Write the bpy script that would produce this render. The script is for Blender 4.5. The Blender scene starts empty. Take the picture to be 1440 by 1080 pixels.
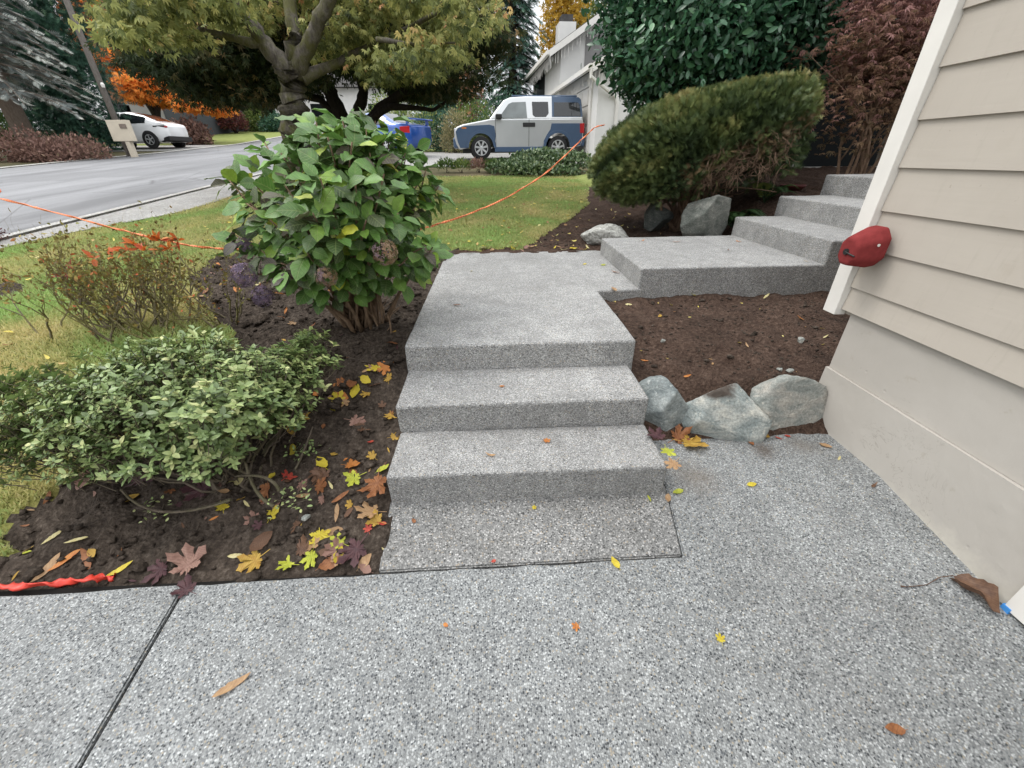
import bpy, bmesh, math, random
import numpy as np
from mathutils import Vector, Matrix

SC = bpy.context.scene
COL = SC.collection
PI = math.pi
random.seed(5)
rng = np.random.default_rng(11)

# ------------------------------------------------------------------ camera model (survey of the place from the photograph)
F_PX, CAM_H = 570.0, 1.45
PITCH, YAW, ROLL = math.atan(320 / F_PX), math.radians(2.3), math.radians(0.6)
FW = np.array([math.sin(YAW) * math.cos(PITCH), math.cos(YAW) * math.cos(PITCH), -math.sin(PITCH)])
_r = np.array([math.cos(YAW), -math.sin(YAW), 0.0]); _u = np.cross(_r, FW)
RT = math.cos(ROLL) * _r - math.sin(ROLL) * _u
UP = math.sin(ROLL) * _r + math.cos(ROLL) * _u
CAM = np.array([0, 0, CAM_H])
def ray(x, y): return FW + RT * (x - 720) / F_PX + UP * (540 - y) / F_PX
def atz(x, y, z): d = ray(x, y); return CAM + (z - CAM_H) / d[2] * d
def P(x, y, Y): d = ray(x, y); return CAM + Y / d[1] * d
def PX(x, y, X): d = ray(x, y); return CAM + X / d[0] * d

# ------------------------------------------------------------------ terrain
KY = [-60, 1.0, 1.12, 1.6, 2.2, 2.6, 4.7, 5.2, 11, 16.5, 23, 30, 45, 60, 120, 320]
KZ = [-.16, -.16, -.075, .07, .33, .42, .50, .535, .95, 1.33, 1.74, 2.25, 3.75, 4.6, 8, 14]
def base_z(y): return np.interp(y, KY, KZ)
def sst(a, b, t): t = np.clip((t - a) / (b - a), 0, 1); return t * t * (3 - 2 * t)
def lattice(x, y, seed):
    xi = np.floor(x).astype(np.int64); yi = np.floor(y).astype(np.int64)
    fx = x - xi; fy = y - yi; fx = fx * fx * (3 - 2 * fx); fy = fy * fy * (3 - 2 * fy)
    def h(a, b):
        n = (a * 374761393 + b * 668265263 + seed * 974634777) & 0x7fffffff
        n = ((n ^ (n >> 13)) * 1274126177) & 0x7fffffff
        return ((n ^ (n >> 16)) & 0xffff) / 65535.0
    return (h(xi, yi) * (1 - fx) + h(xi + 1, yi) * fx) * (1 - fy) + (h(xi, yi + 1) * (1 - fx) + h(xi + 1, yi + 1) * fx) * fy
def fbm(x, y, seed, o=4):
    s = 0; a = .5
    for k in range(o): s = s + a * lattice(x * 2 ** k, y * 2 ** k, seed + k); a *= .5
    return s
def drive_z(y): return np.minimum(0, -.15 * (1.5 - np.asarray(y, float)))
def ground_z(x, y):
    x = np.asarray(x, float); y = np.asarray(y, float)
    z = base_z(y)
    z = z + .46 * sst(2.6, 3.7, x) * sst(4.5, 5.4, y) * (1 - sst(10, 13, y)) * (1 - sst(10, 14, x))
    zr = np.interp(y, [1.80, 1.95, 2.10, 2.4, 3.2, 4.7], [-.03, .08, .25, .33, .43, .53])
    z = np.where((x > .79) & (y < 4.7), zr, z)
    under = ((x > -.5) & (x < .78) & (y < 4.71)) | ((x > 1.22) & (x < 2.6) & (y > 3.3) & (y < 4.6)) | ((x > -.5) & (x < 1.19) & (y > 3.28) & (y < 4.71)) | ((x > 2.66) & (x < 7) & (y > 3.3) & (y < 4.9))
    z = np.where(under, np.minimum(z, np.where(y < 2.2, drive_z(y) - .08, .3)), z)
    z = np.where((x > 1.97) & (y < 2.03), -.3, z)
    return z
def hit(x, y, f=None):
    f = f or (lambda a, b: ground_z(a, b))
    d = ray(x, y); ts = np.geomspace(.3, 320, 9000); p = CAM + ts[:, None] * d
    k = int(np.argmax(p[:, 2] <= f(p[:, 0], p[:, 1])))
    return p[k]

# ------------------------------------------------------------------ scene-graph helpers
def tag(o, label=None, cat=None, group=None, kind=None):
    if label: o['label'] = label
    if cat: o['category'] = cat
    if group: o['group'] = group
    if kind: o['kind'] = kind
    return o
def thing(name, label, cat, loc=(0, 0, 0), rotz=0, group=None):
    o = bpy.data.objects.new(name, None); COL.objects.link(o)
    o.empty_display_size = .1
    o.location = [float(v) for v in loc]; o.rotation_euler = (0, 0, rotz)
    return tag(o, label, cat, group)
def link(name, me, mat, parent=None):
    o = bpy.data.objects.new(name, me); COL.objects.link(o)
    if mat is not None:
        for m in (mat if isinstance(mat, (list, tuple)) else [mat]): me.materials.append(m)
    if parent: o.parent = parent
    return o
def np_mesh(name, V, F, mat, parent=None, smooth=False, rnd=None, world=True):
    """uniform polygons from arrays; V in world space when world and parent is given"""
    V = np.asarray(V, np.float32).reshape(-1, 3); F = np.asarray(F, np.int32); m, k = F.shape
    if parent is not None and world: V = V - np.array(abs_loc(parent), np.float32)
    me = bpy.data.meshes.new(name)
    me.vertices.add(len(V)); me.vertices.foreach_set('co', V.ravel())
    me.loops.add(m * k); me.loops.foreach_set('vertex_index', F.ravel())
    me.polygons.add(m); me.polygons.foreach_set('loop_start', np.arange(0, m * k, k, dtype=np.int32))
    if smooth: me.polygons.foreach_set('use_smooth', np.ones(m, dtype=bool))
    me.update(calc_edges=True)
    if rnd is not None:
        a = me.attributes.new('rnd', 'FLOAT', 'FACE'); a.data.foreach_set('value', np.asarray(rnd, np.float32))
    return link(name, me, mat, parent)
def abs_loc(o):
    v = np.zeros(3)
    while o is not None: v = v + np.array(o.location); o = o.parent
    return v
class MB:
    def __init__(s): s.v = []; s.f = []
    def add(s, V, F):
        o = len(s.v); s.v += [tuple(map(float, p)) for p in V]; s.f += [[i + o for i in f] for f in F]; return s
    def box(s, x0, x1, y0, y1, z0, z1):
        return s.add([(x0, y0, z0), (x1, y0, z0), (x1, y1, z0), (x0, y1, z0), (x0, y0, z1), (x1, y0, z1), (x1, y1, z1), (x0, y1, z1)],
                     [(0, 3, 2, 1), (4, 5, 6, 7), (0, 1, 5, 4), (1, 2, 6, 5), (2, 3, 7, 6), (3, 0, 4, 7)])
    def prism(s, poly, fn0, fn1):
        n = len(poly); V = [fn0(*p) for p in poly] + [fn1(*p) for p in poly]
        return s.add(V, [list(range(n))[::-1], list(range(n, 2 * n))] + [(i, (i + 1) % n, n + (i + 1) % n, n + i) for i in range(n)])
    def tube(s, path, rad, n=7, cap=True):
        path = [np.array(p, float) for p in path]; m = len(path)
        rad = rad if hasattr(rad, '__len__') else [rad] * m
        V = []; ref = np.array([.31, .17, .93])
        for i in range(m):
            t = path[min(i + 1, m - 1)] - path[max(i - 1, 0)]; t = t / (np.linalg.norm(t) + 1e-9)
            a = np.cross(t, ref); a /= (np.linalg.norm(a) + 1e-9); b = np.cross(t, a)
            for k in range(n):
                th = 2 * PI * k / n; V.append(path[i] + rad[i] * (math.cos(th) * a + math.sin(th) * b))
        Fc = [(i * n + k, i * n + (k + 1) % n, (i + 1) * n + (k + 1) % n, (i + 1) * n + k) for i in range(m - 1) for k in range(n)]
        if cap: Fc += [list(range(n))[::-1], list(range((m - 1) * n, m * n))]
        return s.add(V, Fc)
    def lathe(s, prof, c, axis='y', n=20):
        V = []
        for (r, h) in prof:
            for k in range(n):
                a = 2 * PI * k / n; p, q = r * math.cos(a), r * math.sin(a)
                V.append({'y': (c[0] + p, c[1] + h, c[2] + q), 'z': (c[0] + p, c[1] + q, c[2] + h), 'x': (c[0] + h, c[1] + p, c[2] + q)}[axis])
        m = len(prof)
        Fc = [(i * n + k, i * n + (k + 1) % n, (i + 1) * n + (k + 1) % n, (i + 1) * n + k) for i in range(m - 1) for k in range(n)]
        Fc += [list(range(n))[::-1], list(range((m - 1) * n, m * n))]
        return s.add(V, Fc)
    def build(s, name, mat, parent=None, smooth=False, bevel=0, world=False, seg=2, fix=True):
        me = bpy.data.meshes.new(name)
        V = s.v
        if parent is not None and world: V = [tuple(np.array(p) - abs_loc(parent)) for p in V]
        me.from_pydata(V, [], s.f); me.update()
        if fix:
            bm = bmesh.new(); bm.from_mesh(me); bmesh.ops.recalc_face_normals(bm, faces=bm.faces)
            if bevel:
                ed = [e for e in bm.edges if e.is_manifold and e.calc_face_angle(0) > .4]
                bmesh.ops.bevel(bm, geom=ed, offset=bevel, segments=seg, affect='EDGES', profile=.5, clamp_overlap=True)
            bm.to_mesh(me); bm.free()
        if smooth:
            me.polygons.foreach_set('use_smooth', np.ones(len(me.polygons), dtype=bool)); me.update()
        return link(name, me, mat, parent)

# ------------------------------------------------------------------ materials
def lin(r, g, b):
    f = lambda c: (c / 255 / 12.92) if c / 255 <= .04045 else ((c / 255 + .055) / 1.055) ** 2.4
    return (f(r), f(g), f(b))
class NT:
    def __init__(s, name):
        s.m = bpy.data.materials.new(name); s.m.use_nodes = True; s.t = s.m.node_tree
        s.b = s.t.nodes['Principled BSDF']; s.out = s.t.nodes['Material Output']
        s.co = s.n('ShaderNodeTexCoord').outputs['Object']
    def n(s, typ, **kw):
        nd = s.t.nodes.new(typ)
        for k, v in kw.items(): setattr(nd, k, v)
        return nd
    def ln(s, a, b): s.t.links.new(a, b)
    def noise(s, scale, detail=4, rough=.55, co=None, dist=0):
        nd = s.n('ShaderNodeTexNoise'); nd.inputs['Scale'].default_value = scale; nd.inputs['Detail'].default_value = detail
        nd.inputs['Roughness'].default_value = rough; nd.inputs['Distortion'].default_value = dist; s.ln(co or s.co, nd.inputs['Vector']); return nd.outputs['Fac']
    def voro(s, scale, feature='F1', co=None, rand=1):
        nd = s.n('ShaderNodeTexVoronoi', feature=feature); nd.inputs['Scale'].default_value = scale; nd.inputs['Randomness'].default_value = rand
        s.ln(co or s.co, nd.inputs['Vector']); return nd
    def ramp(s, fac, stops, interp='LINEAR'):
        nd = s.n('ShaderNodeValToRGB'); cr = nd.color_ramp; cr.interpolation = interp
        while len(cr.elements) < len(stops): cr.elements.new(.5)
        for e, (p, c) in zip(cr.elements, stops):
            e.position = p; e.color = (*c, 1) if hasattr(c, '__len__') else (c, c, c, 1)
        s.ln(fac, nd.inputs['Fac']); return nd.outputs['Color']
    def mix(s, fac, a, b, blend='MIX'):
        nd = s.n('ShaderNodeMix', data_type='RGBA', blend_type=blend)
        for sock, v in ((nd.inputs[0], fac), (nd.inputs[6], a), (nd.inputs[7], b)):
            if isinstance(v, (int, float)): sock.default_value = v
            elif isinstance(v, tuple): sock.default_value = (*v, 1)
            else: s.ln(v, sock)
        return nd.outputs[2]
    def math(s, op, a, b=0.0, clamp=False):
        nd = s.n('ShaderNodeMath', operation=op, use_clamp=clamp)
        for sock, v in ((nd.inputs[0], a), (nd.inputs[1], b)):
            if isinstance(v, (int, float)): sock.default_value = v
            else: s.ln(v, sock)
        return nd.outputs[0]
    def mapping(s, scale=(1, 1, 1), rot=(0, 0, 0)):
        nd = s.n('ShaderNodeMapping'); nd.inputs['Scale'].default_value = scale; nd.inputs['Rotation'].default_value = rot; s.ln(s.co, nd.inputs['Vector']); return nd.outputs[0]
    def attr(s, name='rnd'):
        nd = s.n('ShaderNodeAttribute'); nd.attribute_name = name; return nd.outputs['Fac']
    def bump(s, h, strength=.4, dist=.01, prev=None):
        nd = s.n('ShaderNodeBump'); nd.inputs['Strength'].default_value = strength; nd.inputs['Distance'].default_value = dist
        s.ln(h, nd.inputs['Height'])
        if prev: s.ln(prev, nd.inputs['Normal'])
        s.ln(nd.outputs[0], s.b.inputs['Normal']); return nd.outputs[0]
    def fin(s, col=None, rough=.6, spec=.5, metal=0):
        if col is not None:
            if isinstance(col, tuple): s.b.inputs['Base Color'].default_value = (*col, 1)
            else: s.ln(col, s.b.inputs['Base Color'])
        if isinstance(rough, (int, float)): s.b.inputs['Roughness'].default_value = rough
        else: s.ln(rough, s.b.inputs['Roughness'])
        s.b.inputs['Specular IOR Level'].default_value = spec; s.b.inputs['Metallic'].default_value = metal
        return s.m

def m_plain(name, col, rough=.5, spec=.5, metal=0, var=.12, scale=6, coat=0):
    k = NT(name); n = k.noise(scale, 5)
    c = k.ramp(n, [(.3, tuple(v * (1 - var) for v in col)), (.7, tuple(min(1, v * (1 + var)) for v in col))])
    if coat: k.b.inputs['Coat Weight'].default_value = coat; k.b.inputs['Coat Roughness'].default_value = .04
    return k.fin(c, rough, spec, metal)

def m_aggregate(name, scale, matrix, dark, light, tone=1.0, stain=(0, 0, 0), stain_amt=0.0, spots=None):
    k = NT(name)
    warp = k.n('ShaderNodeMix', data_type='VECTOR')
    v = k.voro(scale); v2 = k.voro(scale * 2.1)
    sep = k.n('ShaderNodeSeparateColor'); k.ln(v.outputs['Color'], sep.inputs[0])
    sep2 = k.n('ShaderNodeSeparateColor'); k.ln(v2.outputs['Color'], sep2.inputs[0])
    d = tuple(x * .45 for x in dark)
    warm = (light[0] * .80, light[1] * .69, light[2] * .55)
    peb = k.ramp(sep.outputs[0], [(0, d), (.09, dark), (.22, tuple((a + b) / 2 for a, b in zip(dark, matrix))), (.40, matrix), (.58, tuple(a * 1.4 for a in matrix)), (.75, warm), (.80, light), (.94, tuple(min(.9, a * 1.3) for a in light))], 'CONSTANT')
    fine = k.ramp(sep2.outputs[1], [(0, tuple(x * .7 for x in matrix)), (.5, matrix), (.85, tuple(min(1, x * 1.25) for x in matrix))], 'CONSTANT')
    mask = k.ramp(v.outputs['Distance'], [(.42, 1.0), (.60, 0.0)])
    c = k.mix(mask, fine, peb)
    big = k.noise(1.3, 6, .6); med = k.noise(9, 4)
    c = k.mix(1, c, k.ramp(big, [(.3, .84 * tone), (.7, 1.12 * tone)]), 'MULTIPLY')
    c = k.mix(1, c, k.ramp(med, [(.3, .88), (.7, 1.1)]), 'MULTIPLY')
    if stain_amt: c = k.mix(k.ramp(k.noise(3.1, 6, .65), [(.46, 0.0), (.66, stain_amt)]), c, stain)
    for (cx, cy, cz, rad, colr, amt) in (spots or []):
        vm = k.n('ShaderNodeVectorMath', operation='DISTANCE'); k.ln(k.co, vm.inputs[0]); vm.inputs[1].default_value = (cx, cy, cz)
        dn = k.math('ADD', vm.outputs['Value'], k.math('MULTIPLY', k.noise(14, 5, .7), rad * 1.1))
        c = k.mix(k.ramp(k.math('DIVIDE', dn, rad * 2), [(.35, amt), (.72, 0.0)]), c, colr)
    hgt = k.math('SUBTRACT', 1.0, v.outputs['Distance'])
    k.bump(hgt, .55, .004)
    return k.fin(c, .62, .35)

def m_leaf(name, stops, rough=.45, trans=.25, spec=.4, vary=.25, veins=0, pet=0):
    k = NT(name); r = k.attr('rnd')
    c = k.ramp(r, stops)
    if veins:      # pale midrib and side veins in the leaf's own coordinates, with a browner rim on some leaves
        nd = k.n('ShaderNodeAttribute'); nd.attribute_name = 'leaf'; sx = k.n('ShaderNodeSeparateXYZ'); k.ln(nd.outputs['Vector'], sx.inputs[0]); ax = k.math('ABSOLUTE', sx.outputs[0])
        mid = k.ramp(ax, [(.008, 1.0), (.022, 0.0)]); fr = k.math('FRACT', k.math('MULTIPLY', k.math('SUBTRACT', sx.outputs[1], k.math('MULTIPLY', ax, .75)), 7.0)); side = k.ramp(k.math('ABSOLUTE', k.math('SUBTRACT', fr, .5)), [(.03, .7), (.11, 0.0)])
        vn = k.math('MAXIMUM', mid, side); c = k.mix(k.math('MULTIPLY', vn, veins), c, (.30, .36, .14)); k.bump(k.math('SUBTRACT', 1.0, vn), .5, .003)
        spots = k.ramp(k.noise(16, 4, .7), [(.66, 0.0), (.74, .55)]); c = k.mix(spots, c, (.10, .055, .03))
    c = k.mix(1, c, k.ramp(k.noise(22, 3), [(.25, 1 - vary), (.75, 1 + vary)]), 'MULTIPLY')
    k.fin(c, rough, spec)
    if trans:
        tr = k.n('ShaderNodeBsdfTranslucent'); k.ln(c, tr.inputs['Color'])
        mx = k.n('ShaderNodeMixShader'); mx.inputs[0].default_value = trans
        k.ln(k.b.outputs[0], mx.inputs[1]); k.ln(tr.outputs[0], mx.inputs[2]); k.ln(mx.outputs[0], k.out.inputs['Surface'])
    return k.m
def spread(cols):
    n = len(cols); return [((i + .0) / max(1, n - 1), c) for i, c in enumerate(cols)]
def m_bark(name, c0, c1, moss=None, moss_amt=.6):
    k = NT(name); mp = k.mapping((1, 1, .35))
    n = k.noise(28, 6, .7, mp); c = k.ramp(n, [(.3, c0), (.7, c1)])
    if moss: c = k.mix(k.ramp(k.noise(5, 5, .65), [(.42, 0.0), (.6, moss_amt)]), c, moss)
    k.bump(n, .8, .03); return k.fin(c, .9, .2)
def m_rock(name, cols, vein, scale=6, soil=None):
    k = NT(name); mp = k.mapping((1, 1, 2.2), (.5, .3, .2))
    n = k.noise(scale, 8, .62, mp, .6); c = k.ramp(n, [(.28, cols[0]), (.45, cols[1]), (.58, cols[2]), (.75, cols[3])])
    v = k.noise(scale * .8, 5, .6, mp, 2.0); vm = k.ramp(v, [(.490, 0.0), (.5, .38), (.510, 0.0)])
    c = k.mix(vm, c, vein)
    sp = k.noise(75, 4, .75); c = k.mix(1, c, k.ramp(sp, [(.3, .6), (.7, 1.3)]), 'MULTIPLY'); c = k.mix(k.ramp(k.noise(26, 5, .7), [(.60, 0.0), (.66, .55)]), c, tuple(min(.8, q * 1.25) for q in cols[3])); c = k.mix(k.ramp(k.noise(13, 5, .7, mp), [(.60, 0.0), (.72, .5)]), c, tuple(q * .6 for q in cols[0]))
    if soil:
        g = k.n('ShaderNodeSeparateXYZ'); k.ln(k.co, g.inputs[0])
        f = k.math('ADD', g.outputs[2], k.math('MULTIPLY', k.noise(9, 4), soil[1])); f = k.math('ADD', f, k.math('MULTIPLY', g.outputs[1], soil[2]))
        c = k.mix(k.ramp(f, [(soil[0], 0.0), (soil[0] + .03, .92)]), c, (.055, .038, .028))
    b = k.bump(n, .6, .03); k.bump(sp, .35, .006, b)
    return k.fin(c, .8, .3)

M = {}
M['driveway'] = m_aggregate('exposed_aggregate', 146, (.222, .231, .230), (.078, .086, .094), (.365, .377, .375), 1.0, (.13, .12, .11), .12,
                            [(1.48, 1.74, 0, .11, (.06, .042, .03), .7), (1.0, 1.55, 0, .18, (.12, .095, .07), .5), (1.72, 1.76, 0, .12, (.13, .11, .09), .5)])
M['apron'] = m_aggregate('apron_aggregate', 128, (.205, .206, .201), (.075, .076, .076), (.38, .375, .365), .97, (.12, .113, .10), .3)
M['steps'] = m_aggregate('washed_concrete', 175, (.302, .302, .295), (.125, .126, .126), (.48, .478, .465), 1.0, (.13, .128, .122), .28)
M['joint'] = m_plain('joint_filler', (.014, .013, .012), .95, .1)
def m_soil(name, a, b, c_):
    k = NT(name); n = k.noise(38, 8, .72); n2 = k.noise(4, 5)
    c = k.ramp(n, [(.3, a), (.52, b), (.72, c_)]); c = k.mix(1, c, k.ramp(n2, [(.3, .7), (.7, 1.25)]), 'MULTIPLY')
    v = k.voro(60); k.bump(k.math('ADD', n, k.math('MULTIPLY', v.outputs['Distance'], .6)), 1.0, .02)
    return k.fin(c, .95, .15)
M['soil'] = m_soil('garden_soil', (.027, .021, .017), (.072, .056, .044), (.165, .135, .11))
M['soil_red'] = m_soil('fresh_soil', (.028, .017, .013), (.072, .046, .034), (.145, .10, .076))
k = NT('turf_ground'); c = k.ramp(k.noise(2.2, 6, .65), [(.3, (.12, .14, .04)), (.5, (.20, .20, .06)), (.7, (.27, .235, .09))]); k.bump(k.noise(50, 5, .7), .8, .02); M['turf'] = k.fin(c, .95, .1)
k = NT('far_ground'); c = k.ramp(k.noise(.8, 7, .65), [(.35, (.05, .05, .025)), (.5, (.085, .075, .04)), (.65, (.12, .10, .06))]); M['ground'] = k.fin(c, .95, .1)
k = NT('asphalt'); n = k.noise(130, 3, .7); c = k.ramp(n, [(.35, (.17, .172, .178)), (.65, (.29, .292, .30))])
c = k.mix(1, c, k.ramp(k.noise(.5, 6, .6, k.mapping((2.5, .35, 1))), [(.3, .62), (.5, .95), (.7, 1.15)]), 'MULTIPLY'); c = k.mix(k.ramp(k.noise(.22, 4, .5, k.mapping((1.2, .5, 1))), [(.56, 0.0), (.58, .4)]), c, (.13, .132, .137))
crk = k.ramp(k.voro(.35, 'DISTANCE_TO_EDGE').outputs['Distance'], [(0.0, .6), (.006, 0.0)]); c = k.mix(crk, c, (.07, .07, .07)); M['road'] = k.fin(c, .85, .3)
M['pavement'] = m_aggregate('pavement_concrete', 60, (.34, .335, .32), (.22, .21, .2), (.45, .44, .42), .95, (.2, .19, .17), .5)
M['kerb'] = m_aggregate('kerb_concrete', 60, (.42, .41, .39), (.3, .3, .28), (.5, .5, .48), 1.0, (.16, .16, .12), .6)

# ------------------------------------------------------------------ leaf templates and scatter
def t_kite(w=.45, fold=.08, bend=.0): return np.array([(0, 0, 0), (-w / 2, .45, fold), (0, 1, -bend), (w / 2, .45, fold)], float), np.array([(0, 2, 1), (0, 3, 2)])
def t_ovate(w=.6, fold=.07, bend=.15, pet=.0, wave=0):
    ys = [0, .12, .32, .55, .78, .93, 1.0]; hw = [.02, .55, .95, 1.0, .66, .26, .01]; V = []; Fc = []
    for i, (y, h) in enumerate(zip(ys, hw)):
        z = -bend * y * y
        for sx in (-1, 0, 1): V.append((sx * h * w / 2, y, z + abs(sx) * fold * h + (wave * ((i % 2) * 2 - 1) if sx else 0)))
    for i in range(6):
        for j in range(2):
            a = i * 3 + j; Fc += [(a, a + 1, a + 4), (a, a + 4, a + 3)]
    V = np.array(V); V[:, 1] += pet
    if pet:
        n = len(V); V = np.vstack([V, [(-.012, 0, 0), (.012, 0, 0), (.012, pet + .02, .005), (-.012, pet + .02, .005)]]); Fc += [(n, n + 1, n + 2), (n, n + 2, n + 3)]
    return V, np.array(Fc)
def t_star(n=5, w=.2, droop=.12, span=2.5):
    V = []; Fc = []
    for i in range(n):
        a = (i / (n - 1) - .5) * span; L = 1 - .35 * abs(i / (n - 1) - .5) * 2; c, s = math.cos(a), math.sin(a)
        o = len(V); 
        for (x, y, z) in ((0, 0, 0), (-w / 2, L * .5, .02), (0, L, -droop), (w / 2, L * .5, .02)): V.append((x * c + y * s, -x * s + y * c, z))
        Fc += [(o, o + 2, o + 1), (o, o + 3, o + 2)]
    return np.array(V), np.array(Fc)
def t_sprig(n=6, w=.34, nw=.05):
    V = [(-.015, 0, 0), (.015, 0, 0), (0, 1, .0)]; Fc = [(0, 1, 2)]
    for i in range(n):
        y = .05 + .85 * i / n; L = w * (1 - .5 * abs(i / n - .35))
        for sx in (-1, 1):
            o = len(V); V += [(0, y, 0), (0, y + nw * 1.3, 0), (sx * L, y + L * .8, .05)]; Fc.append((o, o + 1, o + 2))
    return np.array(V), np.array(Fc)
def unit(v): return v / (np.linalg.norm(v, axis=-1, keepdims=True) + 1e-9)
def rdir(n, r=rng): return unit(r.normal(size=(n, 3)))
def leaves(name, tmpl, pos, d, nrm, size, rnd, mat, parent=None, smooth=False):
    tv, tf = tmpl; pos = np.asarray(pos); N = len(pos); var = isinstance(tv, list)
    y = unit(np.asarray(d)); x = unit(np.cross(y, nrm)); z = np.cross(x, y)
    size = np.broadcast_to(np.asarray(size, float).reshape(-1, 1), (N, 1))
    tvv = (np.stack(tv)[rng.integers(0, len(tv), N)] if var else tv[None]) * size[:, :, None]; tv = tv[0] if var else tv
    V = pos[:, None] + tvv[:, :, 0:1] * x[:, None] + tvv[:, :, 1:2] * y[:, None] + tvv[:, :, 2:3] * z[:, None]
    Fc = (tf[None] + (np.arange(N) * len(tv))[:, None, None]).reshape(-1, tf.shape[1])
    o = np_mesh(name, V.reshape(-1, 3), Fc, mat, parent, smooth, np.repeat(np.asarray(rnd), len(tf)))
    if var: a = o.data.attributes.new('leaf', 'FLOAT_VECTOR', 'POINT'); a.data.foreach_set('vector', np.tile(tv, (N, 1)).astype(np.float32).ravel())
    return o
def t_variants(w, specs, pet=.0):
    a = [t_ovate(w * q[3], q[0], q[1], pet, q[2]) for q in specs]; return [q[0] for q in a], a[0][1]
def clumps(cl, n, shell=.55, r=rng, low=-1.0):
    """points through the volume of a union of ellipsoids (more near the skin), with the outward direction"""
    cl = np.array(cl, float); w = cl[:, 3] * cl[:, 4] + cl[:, 4] * cl[:, 5] + cl[:, 3] * cl[:, 5]; w /= w.sum()
    idx = r.choice(len(cl), n, p=w); d = rdir(n, r); d[:, 2] = np.where(d[:, 2] < low, -d[:, 2], d[:, 2])
    rad = shell + (1 - shell) * r.random(n) ** .6; rad *= 1 + .12 * r.normal(size=n)
    return cl[idx, :3] + d * rad[:, None] * cl[idx, 3:6], unit(d / cl[idx, 3:6]), idx
def grow(start, d, L, r, depth, paths, tips, rg, spread=.7, up=.15, kids=(2, 3), shrink=.68, wob=.18):
    p = np.array(start, float); d = unit(np.array(d, float)); pts = [p]; rr = [r]; m = 4
    for i in range(m):
        d = unit(d + wob * rg.normal(size=3) + np.array([0, 0, up * .3])); p = p + d * L / m; pts.append(p); rr.append(r * (1 - .45 * (i + 1) / m))
    paths.append((pts, rr))
    if depth == 0: tips.append((p, d)); return
    for k_ in range(rg.integers(kids[0], kids[1] + 1)):
        q = unit(d + spread * rg.normal(size=3) + np.array([0, 0, up])); j = rg.integers(2, 5)
        grow(pts[j], q, L * shrink * rg.uniform(.8, 1.2), rr[j] * .7, depth - 1, paths, tips, rg, spread, up, kids, shrink, wob)
def tubes(paths, nmin=4, nmax=9):
    mb = MB()
    for pts, rr in paths: mb.tube(pts, rr, nmax if rr[0] > .05 else (6 if rr[0] > .015 else nmin), cap=rr[0] > .01)
    return mb

# ================================================================== SETTING
def poly_px(pts, f=None): return np.array([hit(x, y, f)[:2] for x, y in pts])
def inside(poly, x, y):
    c = np.zeros(np.shape(x), bool); n = len(poly)
    for i in range(n):
        x1, y1 = poly[i]; x2, y2 = poly[(i + 1) % n]
        if y1 == y2: continue
        c ^= ((y1 > y) != (y2 > y)) & (x < (x2 - x1) * (y - y1) / (y2 - y1) + x1)
    return c
bz = lambda a, b: base_z(b)
BED = np.vstack([[(-3.4, 1.0)], poly_px([(0, 790), (12, 725), (110, 665), (215, 610), (300, 540), (330, 470), (285, 425), (262, 392), (300, 362), (420, 345), (560, 340)], bz), [(-.4, 4.9), (-.2, 1.0)]])
HOLE = poly_px([(-60, 398), (20, 396), (44, 405), (18, 416), (-60, 428)], bz)
RIGHT = np.vstack([[(-.45, 4.4), (-.45, 4.84)], poly_px([(735, 348), (765, 330), (800, 308), (828, 286)], bz), [(1.75, 8.2), (2.2, 10.1), (9.5, 10.1), (9.5, 1.5), (.7, 1.5)]])
def klass(x, y):
    """0 lawn, 1 left bed, 2 right bed, 3 verge under the pavement"""
    jx = x + .10 * (fbm(x * 7, y * 7, 3) - .47); jy = y + .10 * (fbm(x * 7, y * 7, 9) - .47)
    c = np.zeros(np.shape(x), int)
    c[inside(BED, jx, jy) | inside(HOLE, jx, jy)] = 1
    c[inside(RIGHT, jx, jy)] = 2
    c[x < -5.15 - .75 * sst(7.6, 5.2, y) + .1 * (fbm(x * 4, y * 4, 5) - .5)] = 3
    return c
NX0, NX1, NY0, NY1 = -7.0, 9.5, 1.0, 10.0
gx = np.arange(NX0, NX1 + .01, .0375); gy = np.linspace(NY0, NY1, 241)
X, Y = np.meshgrid(gx, gy)
Z = ground_z(X, Y)
kv = klass(X, Y)
soilv = ((kv == 1) | (kv == 2)).astype(float)
lump = (fbm(X * 9, Y * 9, 21, 5) - .48)
amp = np.where(kv == 1, .17, np.where(kv == 2, .085, .03)) * np.clip((Y - 1.12) / .15, 0, 1)
Z = Z + lump * amp - .012 * soilv
Z = np.where(kv == 3, Z - .06, Z)
Z = np.where((X > -.5) & (X < .80) & (Y < 2.2), np.minimum(Z, drive_z(Y) - .06), Z)
Z = np.where((Y < 1.13) , np.minimum(Z, drive_z(Y) - .012), Z)
Z = np.where((X > .78) & (Y < 1.86), np.minimum(Z, drive_z(Y) - .05), Z)
GV = np.stack([X, Y, Z], -1).reshape(-1, 3)
nx = len(gx); ny = len(gy)
ii, jj = np.meshgrid(np.arange(nx - 1), np.arange(ny - 1)); a0 = (jj * nx + ii).ravel()
GF = np.stack([a0, a0 + 1, a0 + 1 + nx, a0 + nx], 1)
fc = GV[GF].mean(1); kf = klass(fc[:, 0], fc[:, 1])
def surf(x, y):
    """height of the finished near ground"""
    i = np.clip((np.asarray(x) - NX0) / (gx[1] - gx[0]), 0, nx - 1.001); j = np.clip((np.asarray(y) - NY0) / (gy[1] - gy[0]), 0, ny - 1.001)
    i0 = i.astype(int); j0 = j.astype(int); u = i - i0; v = j - j0
    return (Z[j0, i0] * (1 - u) + Z[j0, i0 + 1] * u) * (1 - v) + (Z[j0 + 1, i0] * (1 - u) + Z[j0 + 1, i0 + 1] * u) * v
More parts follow.
